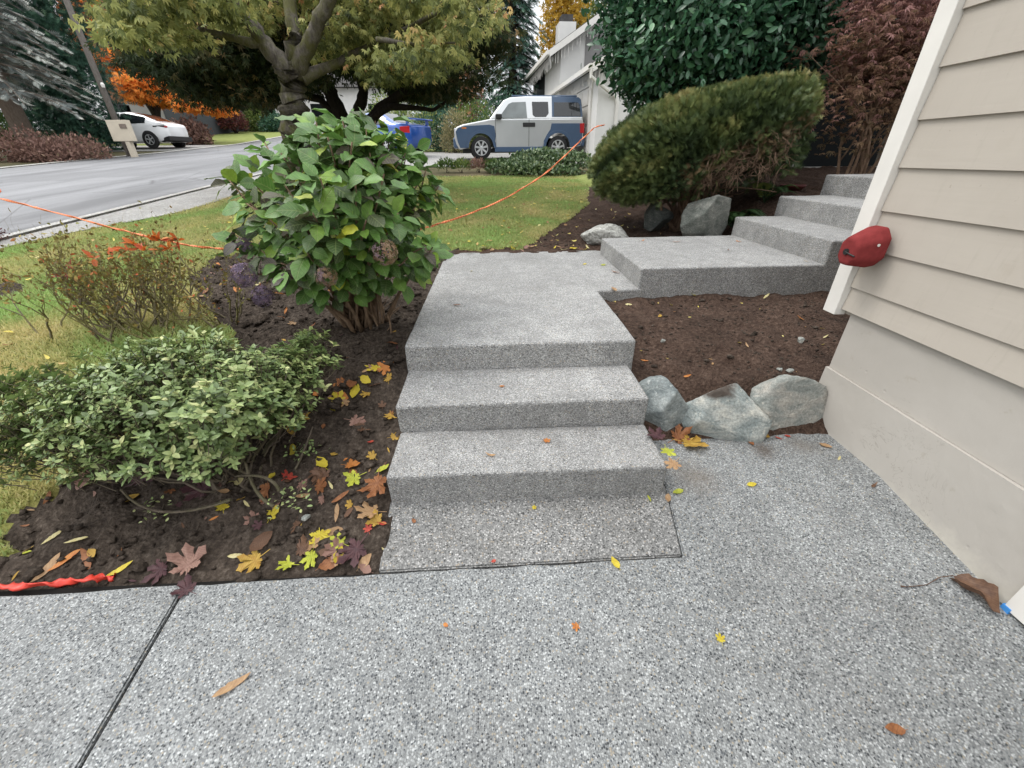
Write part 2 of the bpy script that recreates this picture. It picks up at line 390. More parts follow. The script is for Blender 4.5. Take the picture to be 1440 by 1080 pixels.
def hs(x, y): return hit(x, y, lambda a, b: np.where((a > NX0) & (a < NX1) & (b > NY0) & (b < NY1), surf(a, b), ground_z(a, b)))
def submesh(name, sel, mat):
    F_ = GF[sel]; u, inv = np.unique(F_, return_inverse=True)
    return tag(np_mesh(name, GV[u], inv.reshape(F_.shape), mat, None, True), kind='structure')
submesh('lawn', kf == 0, M['turf']); submesh('garden_bed', kf == 1, M['soil']); submesh('garden_bed', kf == 2, M['soil_red']); submesh('verge', kf == 3, M['ground'])
# terrain beyond the near ground, out to the horizon
fy = np.array(sorted(set([-60, -30, -12, -4, 1.0] + list(np.linspace(1, 10, 19)) + list(np.linspace(10, 16, 13)) + list(np.linspace(16, 64, 49)) + [70, 80, 95, 120, 160, 220, 320])))
fx = np.array(sorted(set([-300, -200, -140, -100, -80] + list(np.linspace(-60, -7, 54)) + list(np.linspace(-7, 9.5, 12)) + list(np.linspace(9.5, 40, 20)) + [60, 90, 140, 220])))
def far_z(x, y): return ground_z(x, y) * (np.asarray(y) > 8) + base_z(y) * (np.asarray(y) <= 8) - .30 * (np.asarray(y) < 1.0)
XX, YY = np.meshgrid(fx, fy); ZZ = far_z(XX, YY) - .10 * ((XX > NX0 + .1) & (XX < NX1 - .1) & (YY > NY0 - .1) & (YY < NY1 - .1))
V = np.stack([XX, YY, ZZ], -1).reshape(-1, 3); n_ = len(fx)
ii, jj = np.meshgrid(np.arange(n_ - 1), np.arange(len(fy) - 1)); a0 = (jj * n_ + ii).ravel(); Fq = np.stack([a0, a0 + 1, a0 + 1 + n_, a0 + n_], 1); c_ = V[Fq].mean(1)
keep = ~((c_[:, 0] > NX0 + .8) & (c_[:, 0] < NX1 - 1.6) & (c_[:, 1] > NY0) & (c_[:, 1] < NY1 - .6))
farlawn = (c_[:, 0] < -15.6) & (c_[:, 1] > 29.3) & (c_[:, 1] < 43) & (c_[:, 0] > -28) | ((c_[:, 0] > -8) & (c_[:, 0] < 6) & (c_[:, 1] > 9) & (c_[:, 1] < 11.7)) | ((c_[:, 0] > -6) & (c_[:, 0] < 3) & (c_[:, 1] > 21.5) & (c_[:, 1] < 24))
k = NT('mown_grass'); M['grass_far'] = k.fin(k.ramp(k.noise(2.5, 6, .7), [(.3, (.15, .18, .05)), (.7, (.24, .27, .09))]), .95, .1)
tag(np_mesh('ground', V, Fq[keep & ~farlawn], M['ground']), kind='structure')
tag(np_mesh('far_lawn', V, Fq[keep & farlawn], M['grass_far']), kind='structure')
def strip(name, x0f, x1f, y0, y1, mat, dz, kind='structure', thick=.12):
    ys = np.array(sorted(set([y0, y1] + [q for q in list(fy) + list(gy[::8]) if y0 < q < y1])))
    V = []; m = 6
    for q in ys:
        a, b = x0f(q), x1f(q)
        for t in np.linspace(0, 1, m): x = a + (b - a) * t; V.append((x, q, float(base_z(q)) + dz))
    n = len(ys); Fc = [(i * m + j, i * m + j + 1, (i + 1) * m + j + 1, (i + 1) * m + j) for i in range(n - 1) for j in range(m - 1)]
    o = len(V); V += [(p[0], p[1], p[2] - thick) for p in V[:]]
    for i in range(n - 1):
        for j in (0, m - 1): Fc.append((i * m + j, (i + 1) * m + j, o + (i + 1) * m + j, o + i * m + j))
    for i in (0, n - 1):
        for j in range(m - 1): Fc.append((i * m + j, i * m + j + 1, o + i * m + j + 1, o + i * m + j))
    return tag(np_mesh(name, V, Fc, mat), kind=kind)
wob = lambda q: .03 * math.sin(q * 1.7)
strip('pavement', lambda q: -6.18, lambda q: -5.1 - .75 * float(sst(7.6, 5.2, q)) + wob(q), 1.5, 13.6, M['pavement'], .02)
strip('kerb', lambda q: -6.34, lambda q: -6.20, 1.5, 64, M['kerb'], .045)
strip('road', lambda q: -15.5 + .02 * max(0, q - 24) ** 1.6 * 0, lambda q: -6.345, 1.0, 64, M['road'], .012)
strip('kerb', lambda q: -15.85, lambda q: -15.51, 8, 64, M['kerb'], .035)
strip('neighbour_driveway', lambda q: -6.15, lambda q: 3.1, 14.2, 21.0, M['pavement'], .03)
strip('white_car_driveway', lambda q: -27, lambda q: -15.9, 24.2, 29.2, M['pavement'], .03)

# driveway: exposed-aggregate slabs with open joints
def slab(name, poly, mat, thick=.1, rad=.006, fold=None):
    """a slab following the slope of the drive; fold = the two outline corners joined by the crease where the slope ends"""
    n = len(poly); V = [(x, y, float(drive_z(y))) for x, y in poly] + [(x, y, float(drive_z(y)) - thick) for x, y in poly]
    if fold: i, j = fold; tops = [list(range(i, j + 1)), list(range(j, n)) + list(range(0, i + 1))]
    else: tops = [list(range(n))]
    Fc = tops + [[q + n for q in f][::-1] for f in tops] + [(i_, (i_ + 1) % n, n + (i_ + 1) % n, n + i_) for i_ in range(n)]
    me = bpy.data.meshes.new(name); me.from_pydata(V, [], Fc); bm = bmesh.new(); bm.from_mesh(me); bmesh.ops.recalc_face_normals(bm, faces=bm.faces)
    bmesh.ops.bevel(bm, geom=[e for e in bm.edges if e.is_manifold and e.calc_face_angle(0) > .5], offset=rad, segments=2, affect='EDGES')
    bm.to_mesh(me); bm.free(); return tag(link(name, me, mat), kind='structure')
jx = -1.295
yl = lambda x: 1.115 + .012 * x
def edge_pts(x0, x1, seed, n=14):
    r_ = random.Random(seed); return [(x0 + (x1 - x0) * i / n, yl(x0 + (x1 - x0) * i / n) + r_.uniform(-.004, .004)) for i in range(n + 1)]
slab('driveway', [(-6, -3), (jx - .006, -3)] + edge_pts(jx - .006, -6, 2, 24), M['driveway'])
slab('driveway', [(jx + .006, -3), (2.1, -3), (2.1, 1.5), (2.1, 2.06), (.835, 1.95), (.83, 1.5), (.775, yl(.7) - .004)] + edge_pts(.772, jx + .006, 3, 22), M['driveway'], fold=(2, 5))
slab('step_apron', [(-.522, 1.118), (.771, 1.128), (.827, 1.5), (-.54, 1.5)], M['apron'])
mb = MB(); mb.add([(-6, -3, -.693), (2.1, -3, -.693), (2.1, 1.12, -.075), (-6, 1.12, -.075)], [(0, 1, 2, 3)])
tag(mb.build('slab_joint', M['joint']), kind='structure')

# ================================================================== CONCRETE STEPS
R0 = .165; LZ = 3 * R0; SZ = 4 * R0
def concrete(name, mb, parent, world=True, bev=.016):
    o = mb.build(name, M['steps'], parent, bevel=bev, seg=3, world=world); me = o.data; bm = bmesh.new(); bm.from_mesh(me)
    bmesh.ops.subdivide_edges(bm, edges=[e for e in bm.edges if e.calc_length() > .25], cuts=36, use_grid_fill=True)      # worn, slightly uneven arrises
    bm.normal_update()
    if bm.verts:
        pz = np.array([(*v.co, *v.normal) for v in bm.verts]); d = (fbm(pz[:, 0] * 9 + pz[:, 2] * 5 + 50, pz[:, 1] * 9 + pz[:, 2] * 7 + 50, 14, 3) - .44) * .007 + (fbm(pz[:, 0] * 45 + 80, pz[:, 1] * 45 + pz[:, 2] * 40 + 80, 15, 2) - .38) * .003
        for v, q in zip(bm.verts, d): v.co += v.normal * float(q)
    bm.to_mesh(me); bm.free(); return o
t = thing('concrete_steps', 'lower flight of three grey washed concrete steps with a long landing rising from the driveway', 'steps', (0.14, 1.45, 0))
XL, XR = -.535, .80
mb = MB(); mb.prism([(1.452, -.15), (1.448, .165), (1.80, .168), (1.80, -.15)], lambda y, z: (XL + .003, y, z), lambda y, z: (XR - .003, y, z)); concrete('step', mb, t)
mb = MB(); mb.prism([(1.803, .0), (1.793, .330), (2.19, .334), (2.19, .0)], lambda y, z: (XL, y, z), lambda y, z: (XR, y, z)); concrete('step', mb, t)
mb = MB(); mb.prism([(XL - .004, 2.184), (XR + .03, 2.184), (XR + .035, 3.20), (1.24, 3.235), (1.27, 4.80), (XL - .008, 4.80)], lambda x, y: (x, y, .05), lambda x, y: (x, y, LZ)); concrete('landing', mb, t)
t = thing('concrete_landing', 'square raised concrete slab between the lower landing and the upper steps', 'slab', (1.9, 3.9, .4))
mb = MB(); mb.prism([(1.178, 3.236), (2.70, 3.236), (2.69, 4.66), (1.185, 4.62)], lambda x, y: (x, y, .35), lambda x, y: (x, y, SZ)); concrete('slab', mb, t)
t = thing('concrete_steps', 'upper flight of concrete steps climbing to the right behind the house corner', 'steps', (3.2, 3.9, .4))
zs = [.845, 1.035, 1.235]; xs = [2.69, 3.22, 3.80]; ybk = [4.72, 4.86, 5.02]
for i in range(3):
    x1 = xs[i + 1] + .02 if i < 2 else 8.5
    mb = MB(); mb.prism([(xs[i], 3.24), (x1, 3.24), (x1, ybk[i]), (xs[i], ybk[i])], lambda x, y: (x, y, .38), lambda x, y, z=zs[i]: (x, y, z + .002 * i)); concrete('step' if i < 2 else 'walkway', mb, t)

# ================================================================== OWN HOUSE
k = NT('beige_siding_paint'); mp = k.mapping((8, .6, 8)); n = k.noise(6, 6, .6, mp); n2 = k.noise(2.2, 5, .6)
c = k.ramp(n2, [(.3, (.415, .376, .325)), (.7, (.455, .415, .36))]); c = k.mix(k.ramp(k.noise(5, 4), [(.62, 0.0), (.78, .35)]), c, (.34, .29, .22)); c = k.mix(k.ramp(k.noise(9, 6, .75, k.mapping((1, 3.5, .35))), [(.55, 0.0), (.75, .22)]), c, (.27, .24, .19)); c = k.mix(k.ramp(k.noise(60, 2), [(.74, 0.0), (.78, .4)]), c, (.25, .21, .16)); k.bump(n, .2, .004)
M['siding'] = k.fin(c, .6, .3)
k = NT('painted_foundation'); n = k.noise(24, 7, .65); n2 = k.noise(1.7, 5, .6); pit = k.voro(7)
c = k.ramp(n2, [(.3, (.41, .383, .343)), (.7, (.455, .428, .388))]); chip = k.ramp(k.noise(7, 7, .7), [(.64, 0.0), (.70, .5)]); c = k.mix(chip, c, (.34, .30, .24))
g = k.n('ShaderNodeSeparateXYZ'); k.ln(k.co, g.inputs[0]); low = k.math('ADD', g.outputs[2], k.math('MULTIPLY', k.noise(11, 5, .7), .22))
c = k.mix(k.ramp(low, [(.04, .75), (.13, 0.0)]), c, (.55, .52, .45))
cw = k.noise(2.6, 5, .6, None, 1.2); cm = k.math('MULTIPLY', k.ramp(cw, [(.496, 0.0), (.5, .4), (.504, 0.0)]), k.ramp(k.noise(1.9, 2), [(.57, 0.0), (.64, 1.0)])); c = k.mix(cm, c, (.20, .175, .145))
h_ = k.ramp(pit.outputs['Distance'], [(.02, 0.0), (.07, 1.0)]); k.bump(n, .12, .006, k.bump(h_, .35, .004)); M['foundation'] = k.fin(c, .8, .25)
M['white_paint'] = m_plain('white_trim_paint', (.72, .70, .655), .5, .4, 0, .04)
M['dark_wall'] = m_plain('dark_brown_wall', (.10, .085, .07), .8, .2)  # brown-grey of the entry wall, shared by soffit and roof
M['glass'] = m_plain('dark_glass', (.008, .010, .011), .3, .06, 0, .1)
M['frame'] = m_plain('grey_door_frame', (.30, .29, .27), .5)
M['blue_tape'] = m_plain('blue_tape', (.05, .25, .62), .6)
house = thing('beige_house', 'beige clapboard house with painted concrete foundation and white corner board on the right', 'house', (4.5, 2.0, 0))
WX = 1.951
mb = MB(); zc = [.690, .815, 1.012, 1.197, 1.387, 1.577, 1.768, 1.957, 2.15, 2.34, 2.53, 2.72, 2.91, 3.1, 3.29]
prof = [(WX + .02, .690)]
for a, b in zip(zc[:-1], zc[1:]): prof += [(WX - .018, a), (WX - .004, b - .0005)]
prof += [(WX + .02, 3.29)]
mb.prism(prof, lambda x, z: (x, 2.10, z), lambda x, z: (x, .865, z)); mb.build('siding', M['siding'], house, world=True)
mb = MB(); mb.box(1.905, 1.968, 2.102, 2.19, .655, 3.29); mb.build('corner_board', M['white_paint'], house, world=True, bevel=.003)
mb = MB(); mb.box(1.972, 6.5, -6, 2.175, .66, 3.3); mb.build('wall', M['siding'], house, world=True)
def rough_wall(y0, y1, z0, z1, x, nyy, nzz, amp_, seed):
    ys = np.linspace(y0, y1, nyy); zz = np.linspace(z0, z1, nzz); A, B = np.meshgrid(ys, zz)
    Xw = x + (fbm(A * 3, B * 3, seed) - .47) * amp_ * .6 + (fbm(A * 30, B * 30, seed + 3) - .47) * amp_ * .12
    V = np.stack([Xw, A, B], -1).reshape(-1, 3).tolist()
    Fc = [(i * nyy + j, i * nyy + j + 1, (i + 1) * nyy + j + 1, (i + 1) * nyy + j) for i in range(nzz - 1) for j in range(nyy - 1)]
    o = len(V); V += [(x + .3, a, b) for a, b in zip(A.ravel(), B.ravel())]
    edge = [j for j in range(nyy)] + [i * nyy + nyy - 1 for i in range(1, nzz)] + [(nzz - 1) * nyy + j for j in range(nyy - 2, -1, -1)] + [i * nyy for i in range(nzz - 2, 0, -1)]
    for q in range(len(edge)): a, b = edge[q], edge[(q + 1) % len(edge)]; Fc.append((a, o + a, o + b, b))
    return V, Fc
mb = MB(); mb.add(*rough_wall(.865, 2.055, .349, .70, 1.962, 110, 34, .010, 4)); mb.add(*rough_wall(.865, 2.062, -.5, .347, 1.945, 110, 60, .014, 8))
mb.box(2.02, 6.5, 1.9, 2.05, -.5, .66)
mb.build('foundation', M['foundation'], house, world=True, smooth=False)
mb = MB(); mb.box(1.93, 1.99, .72, .862, float(drive_z(.8)) + .015, 3.2); mb.build('door_trim', M['white_paint'], house, world=True, bevel=.003)
mb = MB(); mb.box(1.926, 1.95, .838, .866, float(drive_z(.8)) + .006, float(drive_z(.8)) + .03); mb.build('tape', M['blue_tape'], house, world=True)
# entry wing with the glass door under a deep soffit
WY = 8.6
zsill = float(P(1120, 237, WY)[2])
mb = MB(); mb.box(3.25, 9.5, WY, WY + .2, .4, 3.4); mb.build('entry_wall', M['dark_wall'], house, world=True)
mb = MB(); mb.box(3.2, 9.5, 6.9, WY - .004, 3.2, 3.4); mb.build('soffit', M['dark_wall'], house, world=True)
mb = MB(); mb.box(6.53, 9.5, 2.18, 2.3, .3, 3.3); mb.build('wall', M['siding'], house, world=True)
xa, xb, xc, xd = [float(P(q, 225, WY)[0]) for q in (1048, 1106, 1114, 1200)]
mb = MB(); mb.box(xa - .05, xd + .6, WY - .10, WY - .002, zsill - .10, zsill + .03); sill = mb.build('sill', M['frame'], house, world=True, bevel=.006)
dr = MB(); dr.box(xc, xd + .4, WY - .05, WY - .01, zsill + .032, 3.18); door = dr.build('glass_door', M['glass'], house, world=True)
fr = MB(); fr.box(xb, xc - .002, WY - .09, WY - .004, zsill + .032, 3.18); fr.build('door_frame', M['frame'], door, world=True)
wn = MB(); wn.box(xa, xb - .002, WY - .04, WY - .008, zsill + .032, 3.18); 
M['pane'] = m_plain('painted_reflection_pane', (.075, .10, .075), .3, .12, 0, .6, 1.5); wn.build('window', M['pane'], house, world=True)  # pale greenish reflection painted into the pane's own colour
rf = MB(); rf.box(1.75, 6.7, -6, 2.4, 3.31, 3.45); rf.build('roof', M['dark_wall'], house, world=True)

# red foam cover over the outdoor tap
M['red_foam'] = m_plain('red_foam', (.205, .035, .035), .95, .08, 0, .12, 40)
M['black'] = m_plain('black_rubber', (.012, .012, .012), .6)
fcv = thing('faucet_cover', 'red foam faucet cover with a black drawcord hole fixed on the white corner board', 'faucet cover', (1.93, 2.02, 1.05))
mb = MB(); rings = [(.0, .080, .095), (-.045, .080, .095), (-.140, .056, .066)]; m_ = 8; V = []
for (dx, hy, hz) in rings:
    for q in range(m_):
        a = 2 * PI * (q + .5) / m_; c_, s_ = math.cos(a) * 1.06, math.sin(a) * 1.06; ex = .8
        V.append((dx - .022, math.copysign(abs(c_) ** ex, c_) * hy, math.copysign(abs(s_) ** ex, s_) * hz - .004 + .03 * (dx / .16)))
mb.add(V, [(i * m_ + q, i * m_ + (q + 1) % m_, (i + 1) * m_ + (q + 1) % m_, (i + 1) * m_ + q) for i in range(len(rings) - 1) for q in range(m_)] + [list(range(m_)), list(range((len(rings) - 1) * m_, len(rings) * m_))])
mb.build('foam_shell', M['red_foam'], fcv, smooth=False, bevel=.014, seg=3)
mb = MB(); mb.lathe([(.015, -.003), (.015, .012), (.008, .012), (.008, 0)], (-.166, 0, -.032), 'x', 12); mb.tube([(-.167, .0, -.032), (-.167, -.022, -.038), (-.163, -.056, -.044)], .004, 6); mb.build('drawcord_hole', M['black'], fcv)
mb = MB(); mb.lathe([(.007, 0), (.006, .003)], (-.085, -.083, .012), 'y', 10); mb.build('rivet', M['white_paint'], fcv)

# ================================================================== ROCKS
def ico(sub):
    bm = bmesh.new(); bmesh.ops.create_icosphere(bm, subdivisions=sub, radius=1); V = np.array([v.co[:] for v in bm.verts]); Fc = np.array([[v.index for v in f.verts] for f in bm.faces]); bm.free(); return V, Fc
ICO5 = ico(5)
def rock(name, label, c, dims, rotz, seed, mat, tilt=(0, 0), planes=13, rough=.05, cat='rock', group=None, fixed=None):
    rough *= .75
    r_ = np.random.default_rng(seed); d, Fc = ICO5
    nrm = rdir(planes, r_); h = r_.uniform(.62, .95, planes)
    for (a, hh) in (fixed or []): nrm = np.vstack([nrm, unit(np.array([a], float))]); h = np.append(h, hh)
    dots = d @ nrm.T; rad = np.where(dots > .05, h / np.maximum(dots, .05), 9.0); kk = 130.0
    rr = -np.log(np.exp(-kk * np.minimum(rad, 1.35)).sum(1) + np.exp(-kk * 1.12)) / kk
    V = d * rr[:, None]
    nn = fbm(V[:, 0] * 3 + V[:, 2] * 2 + 7, V[:, 1] * 3 - V[:, 2] * 1.3 + 7, seed, 5) - .48; n2 = fbm(V[:, 0] * 11 + V[:, 2] * 9 + 40, V[:, 1] * 11 + 40 - V[:, 2] * 7, seed + 1, 3) - .45
    V = V * (1 + rough * 1.9 * nn + rough * .9 * n2 + rough * .35 * (fbm(V[:, 0] * 30 + 90, V[:, 1] * 30 + V[:, 2] * 22 + 90, seed + 5, 2) - .4))[:, None] * np.array(dims) / 2
    Rm = np.array(Matrix.Rotation(rotz, 3, 'Z') @ Matrix.Rotation(tilt[0], 3, 'X') @ Matrix.Rotation(tilt[1], 3, 'Y')); V = V @ Rm.T
    o = np_mesh(name, V, Fc, mat, None, True); o.location = [float(q) for q in c]
    if label: tag(o, label, cat, group)
    return o
gr = [(.07, .075, .065), (.12, .13, .115), (.18, .185, .165), (.28, .275, .245)]
M['rock_blue'] = m_rock('blue_grey_rock', [(.085, .10, .105), (.17, .195, .195), (.26, .285, .28), (.43, .45, .43)], (.55, .57, .54), 5)
M['rock_soil'] = m_rock('pale_rock_soiled', [(.14, .17, .17), (.26, .29, .28), (.40, .41, .38), (.55, .53, .46)], (.55, .55, .5), 6, (.215, .10, .05))
M['rock_tan'] = m_rock('grey_tan_rock', [(.14, .16, .15), (.26, .275, .255), (.36, .35, .315), (.50, .46, .40)], (.16, .18, .17), 5)
M['rock_grey'] = m_rock('boulder_grey', gr, (.42, .42, .38), 6)
M['rock_lichen'] = m_rock('lichen_white_rock', [(.09, .085, .075), (.33, .33, .30), (.52, .52, .48), (.66, .66, .62)], (.1, .1, .09), 9)
M['rock_dark'] = m_rock('dark_rock', [(.04, .045, .045), (.08, .09, .085), (.12, .13, .12), (.18, .18, .16)], (.2, .2, .18), 6)  # dark grey stone tones
rock('edging_rock', 'blue-grey pointed rock with pale veins beside the concrete steps', (.985, 2.02, .10), (.37, .32, .52), .3, 3, M['rock_blue'], (0, .05), 9, fixed=[((-.62, -.2, .7), .60), ((.6, -.1, .75), .62), ((0, -1, .2), .62)])
rock('edging_rock', 'broad pale rock with soil spilled over its top between two other edging rocks', (1.305, 1.97, .065), (.54, .37, .50), -.15, 8, M['rock_soil'], (.15, .12), 10)
rock('edging_rock', 'tan and grey slab-faced rock wedged against the house foundation', (1.71, 2.03, .075), (.66, .36, .48), .12, 15, M['rock_tan'], (0, -.05), 8, fixed=[((.0, -1, .25), .62), ((1, -.1, .1), .78)])
rock('boulder', 'large grey boulder leaning beside the foot of the upper steps', (2.50, 4.95, .80), (.60, .46, .66), .35, 22, M['rock_grey'], (.1, .55), 6, .05, fixed=[((.0, -1, .1), .5), ((1, .1, .1), .72), ((-.3, .1, 1), .74), ((.75, 0, .7), .66), ((-1, 0, .1), .7)])
rock('garden_rock', 'low white lichen-covered rock at the lawn edge behind the landing', (1.34, 5.24, .57), (.66, .54, .34), .4, 31, M['rock_lichen'], (0, 0), 15, .13)
rock('garden_rock', 'dark rock under the clipped yew', (2.15, 5.65, .72), (.42, .36, .34), .1, 40, M['rock_dark'], (0, .2), 11)
for i, (px, py, s_, lb) in enumerate([(932, 481, .035, 'flat grey stone on bare soil near the landing edge'), (1125, 481, .055, 'largest grey stone on bare soil near the house foundation'), (1096, 521, .035, 'small tan stone lying behind the pale edging rock'), (1110, 523, .042, 'small tan-grey stone beside the slab-faced rock'), (431, 730, .04, 'round grey-brown pebble in the left bed near the maple leaves')]):
    p = hs(px, py); rock('stone', lb, p + np.array([0, 0, s_ * .25]), (s_, s_ * .8, s_ * .7), i, 50 + i, M['rock_tan'], (0, 0), 12, cat='stone')

# ================================================================== GRASS
def blades():
    a = rng.random(640000); b = rng.random(640000)
    x = -7 + a * 9.2; y = 1.1 + b ** 1.25 * 10.7
    dens = np.clip(4.2 / y, .3, 1.0); ok = (klass(x, y) == 0) & (rng.random(len(x)) < dens); x = x[ok]; y = y[ok]
    inn = y < 9.95; z = np.where(inn, surf(x, np.minimum(y, 9.95)), base_z(y))
    n = len(x); patch = fbm(x * 1.6, y * 1.6, 77, 4)
    h = rng.uniform(.018, .046, n) * (1 + .5 * (fbm(x * 5, y * 5, 71) - .5)); lean = rng.normal(size=(n, 3)) * [.55, .55, 0] + [0, 0, 1]
    left = sst(3.2, 1.6, y) * (x < -1)
    rn = np.clip(patch * 1.25 - .12 - .30 * left + rng.normal(size=n) * .09, 0, 1)
    tv = np.array([(-.5, 0, 0), (.5, 0, 0), (0, 1, 0)]); yv = unit(lean); xv = unit(np.cross(yv, rdir(n)))
    wd = (.0035 + .0012 * y)[:, None]
    p = np.stack([x, y, z - .004], 1)
    V = np.stack([p - xv * wd, p + xv * wd, p + yv * (h * (1 + .1 * np.minimum(y, 6) / 3))[:, None]], 1).reshape(-1, 3)
    np_mesh('grass', V, np.arange(3 * n).reshape(-1, 3), M['blade'], None, False, rn)['kind'] = 'stuff'
M['blade'] = m_leaf('grass_blades', [(0.0, (0.6325, 0.5421, 0.273)), (0.25, (0.5259, 0.4997, 0.2213)), (0.42, (0.4191, 0.4506, 0.1765)), (0.6, (0.3309, 0.4339, 0.1518)), (0.85, (0.3691, 0.5267, 0.1787))], .55, .3, .25, .2)
blades()
# crumbs of soil
def clods():
    V0, F0 = ico(1); N = 11000; x = rng.uniform(-3.4, 4.5, N); y = rng.uniform(1.13, 6, N); kk = klass(x, y); y_ok = (kk == 1) | (kk == 2)
    y_ok &= ~((x > -.6) & (x < .86) & (y < 4.9)) & ~((x > 1.1) & (y > 3.2) & (y < 4.7)) & ~((x > .78) & (y < 2.1)) & ~((x > 1.9) & (y < 2.3))
    x = x[y_ok]; y = y[y_ok]; n = len(x); s = rng.uniform(.0035, .010, n) * (1 + 1.3 * (rng.random(n) > .93)); s = s * np.where(x < 0, 1.6 + .9 * (rng.random(n) > .9), .9)
    Q = V0[None] * (1 + .35 * rng.normal(size=(n, len(V0), 1))) * s[:, None, None] * [1.2, 1, .75] + np.stack([x, y, surf(x, y) + s * .3], 1)[:, None]
    Fc = (F0[None] + (np.arange(n) * len(V0))[:, None, None]).reshape(-1, 3)
    o = np_mesh('soil_clods', Q.reshape(-1, 3), Fc, M['soil'], None, False); o['kind'] = 'stuff'
clods()

# ================================================================== HYDRANGEA
M['hyd_leaf'] = m_leaf('hydrangea_leaf', [(0, (0.0508, 0.0393, 0.0354)), (0.14, (0.0827, 0.065, 0.0434)), (0.26, (0.0584, 0.0993, 0.0313)), (0.5, (0.0893, 0.199, 0.0395)), (0.7, (0.1379, 0.2797, 0.0538)), (0.85, (0.2377, 0.3673, 0.0487)), (1, (0.4404, 0.4516, 0.0411))], .42, .22, .45, .3, .45)
M['hyd_stem'] = m_bark('woody_stem', (.15, .10, .065), (.32, .225, .15))
M['floret'] = m_leaf('dry_floret', [(0, (.13, .10, .15)), (.3, (.23, .16, .22)), (.55, (.28, .20, .19)), (.75, (.27, .17, .09)), (1, (.36, .27, .18))], .7, .2, .2, .3)
hb = hs(512, 458)
hyd = thing('hydrangea_shrub', 'large green hydrangea bush with faded mauve flower heads beside the landing', 'shrub', hb)
hr = np.random.default_rng(7)
hp = []
shell = [P(315, 245, 2.75), P(330, 330, 2.6), P(345, 285, 2.45), P(372, 200, 2.9), P(395, 215, 2.6), P(430, 185, 2.75), P(465, 168, 2.75), P(500, 175, 2.9), P(548, 188, 2.95), P(575, 204, 3.05), P(528, 170, 2.9), P(445, 172, 2.6), P(482, 170, 2.6), P(515, 182, 2.6), P(460, 190, 2.45), P(495, 200, 2.4), P(530, 205, 2.65), P(410, 205, 2.75), P(590, 255, 2.85), P(560, 230, 2.7), P(540, 185, 2.8), P(570, 215, 2.9), P(600, 235, 3.0), P(617, 262, 2.95), P(585, 290, 2.75), P(540, 245, 2.4), P(500, 255, 2.25), P(450, 250, 2.2), P(410, 290, 2.2), P(470, 320, 2.15), P(515, 310, 2.2), P(430, 350, 2.2), P(395, 370, 2.3), P(365, 350, 2.4), P(555, 330, 2.5), P(600, 345, 2.45), P(570, 270, 3.2), P(470, 230, 2.5), P(400, 260, 2.45), P(520, 215, 2.55), P(610, 345, 2.5), P(340, 240, 2.95), P(480, 350, 2.3), P(440, 300, 2.1), P(380, 310, 2.35), P(560, 300, 2.35)]
paths = []; lp, ld, ln_, ls, lr_ = [], [], [], [], []
cen = np.array(hb) + [-.06, .05, .55]
for i, tip in enumerate(shell):
    st = np.array(hb) + [hr.normal() * .07, hr.normal() * .06, -.03]; mid = st * .5 + tip * .5 + np.array([0, 0, .06]) + (tip - st) * [-.12, -.12, 0]
    ts = np.linspace(0, 1, 9)[:, None]; pts = (1 - ts) ** 2 * st + 2 * ts * (1 - ts) * mid + ts ** 2 * tip
    pts[1:-1] += hr.normal(size=(7, 3)) * .012; r0 = hr.uniform(.011, .019); paths.append((list(pts), list(np.linspace(r0, .004, 9))))
    ax = unit(pts[-1] - pts[-3])
    for j, t_ in enumerate([.46, .55, .62, .68, .74, .79, .84, .88, .92, .955, .985]):
        q = (1 - t_) ** 2 * st + 2 * t_ * (1 - t_) * mid + t_ ** 2 * tip
        for s_ in range(3 if t_ > .93 else 2):
            a = (PI / 2) * (j % 2) + PI * s_ + hr.normal() * .35; u_ = unit(np.cross(ax, [.2, .3, .9])); v_ = np.cross(ax, u_)
            out = math.cos(a) * u_ + math.sin(a) * v_
            dd = unit(out + ax * hr.uniform(-.1, .6) + unit(q - cen) * .45 + [0, -.1, -.25]); lp.append(q + out * .02); ld.append(dd); ln_.append(unit(np.array([0, -.25, 1.0]) + unit(q - cen) * .6 + hr.normal(size=3) * .42))
            ls.append(hr.uniform(.07, .128)); purple = sst(.1, -.75, q[0] - hb[0]) * sst(1.6, 1.0, q[2])
            lr_.append(np.clip(hr.normal(.52, .19) - .50 * purple * hr.uniform(.4, 1.2) + (.3 if hr.random() < .09 else 0), 0, 1))
for q_ in range(330):   # inner leaves on side shoots
    i = hr.integers(len(shell)); q = cen + (shell[i] - cen) * hr.uniform(.45, .95) + hr.normal(size=3) * .05
    if q[2] < hb[2] + .36 + .1 * (q[0] > hb[0]): continue
    lp.append(q); ld.append(unit(unit(q - cen) + hr.normal(size=3) * .5 + [0, -.2, -.3])); ln_.append(unit(np.array([0, -.3, 1]) + hr.normal(size=3) * .4)); ls.append(hr.uniform(.08, .13)); lr_.append(np.clip(hr.normal(.42, .2), 0, 1))
tubes(paths).build('stems', M['hyd_stem'], hyd, smooth=True, world=True, fix=False)
leaves('foliage', t_variants(.74, [(.06, .22, .012, 1), (.14, .05, .025, .9), (.02, .42, .02, 1.05), (.18, .30, .03, .8), (-.04, .10, .03, 1)], .16), lp, ld, ln_, ls, lr_, M['hyd_leaf'], hyd, smooth=False)
fl_t = (np.array([(0, 0, 0), (.5, .2, .06), (.62, .62, .02), (.2, .5, .06), (-.2, .5, .06), (-.62, .62, .02), (-.5, .2, .06), (-.5, -.2, .06), (-.62, -.62, .02), (-.2, -.5, .06), (.2, -.5, .06), (.62, -.62, .02), (.5, -.2, .06)]), np.array([(0, 1, 2), (0, 2, 3), (0, 4, 5), (0, 5, 6), (0, 7, 8), (0, 8, 9), (0, 10, 11), (0, 11, 12)]))
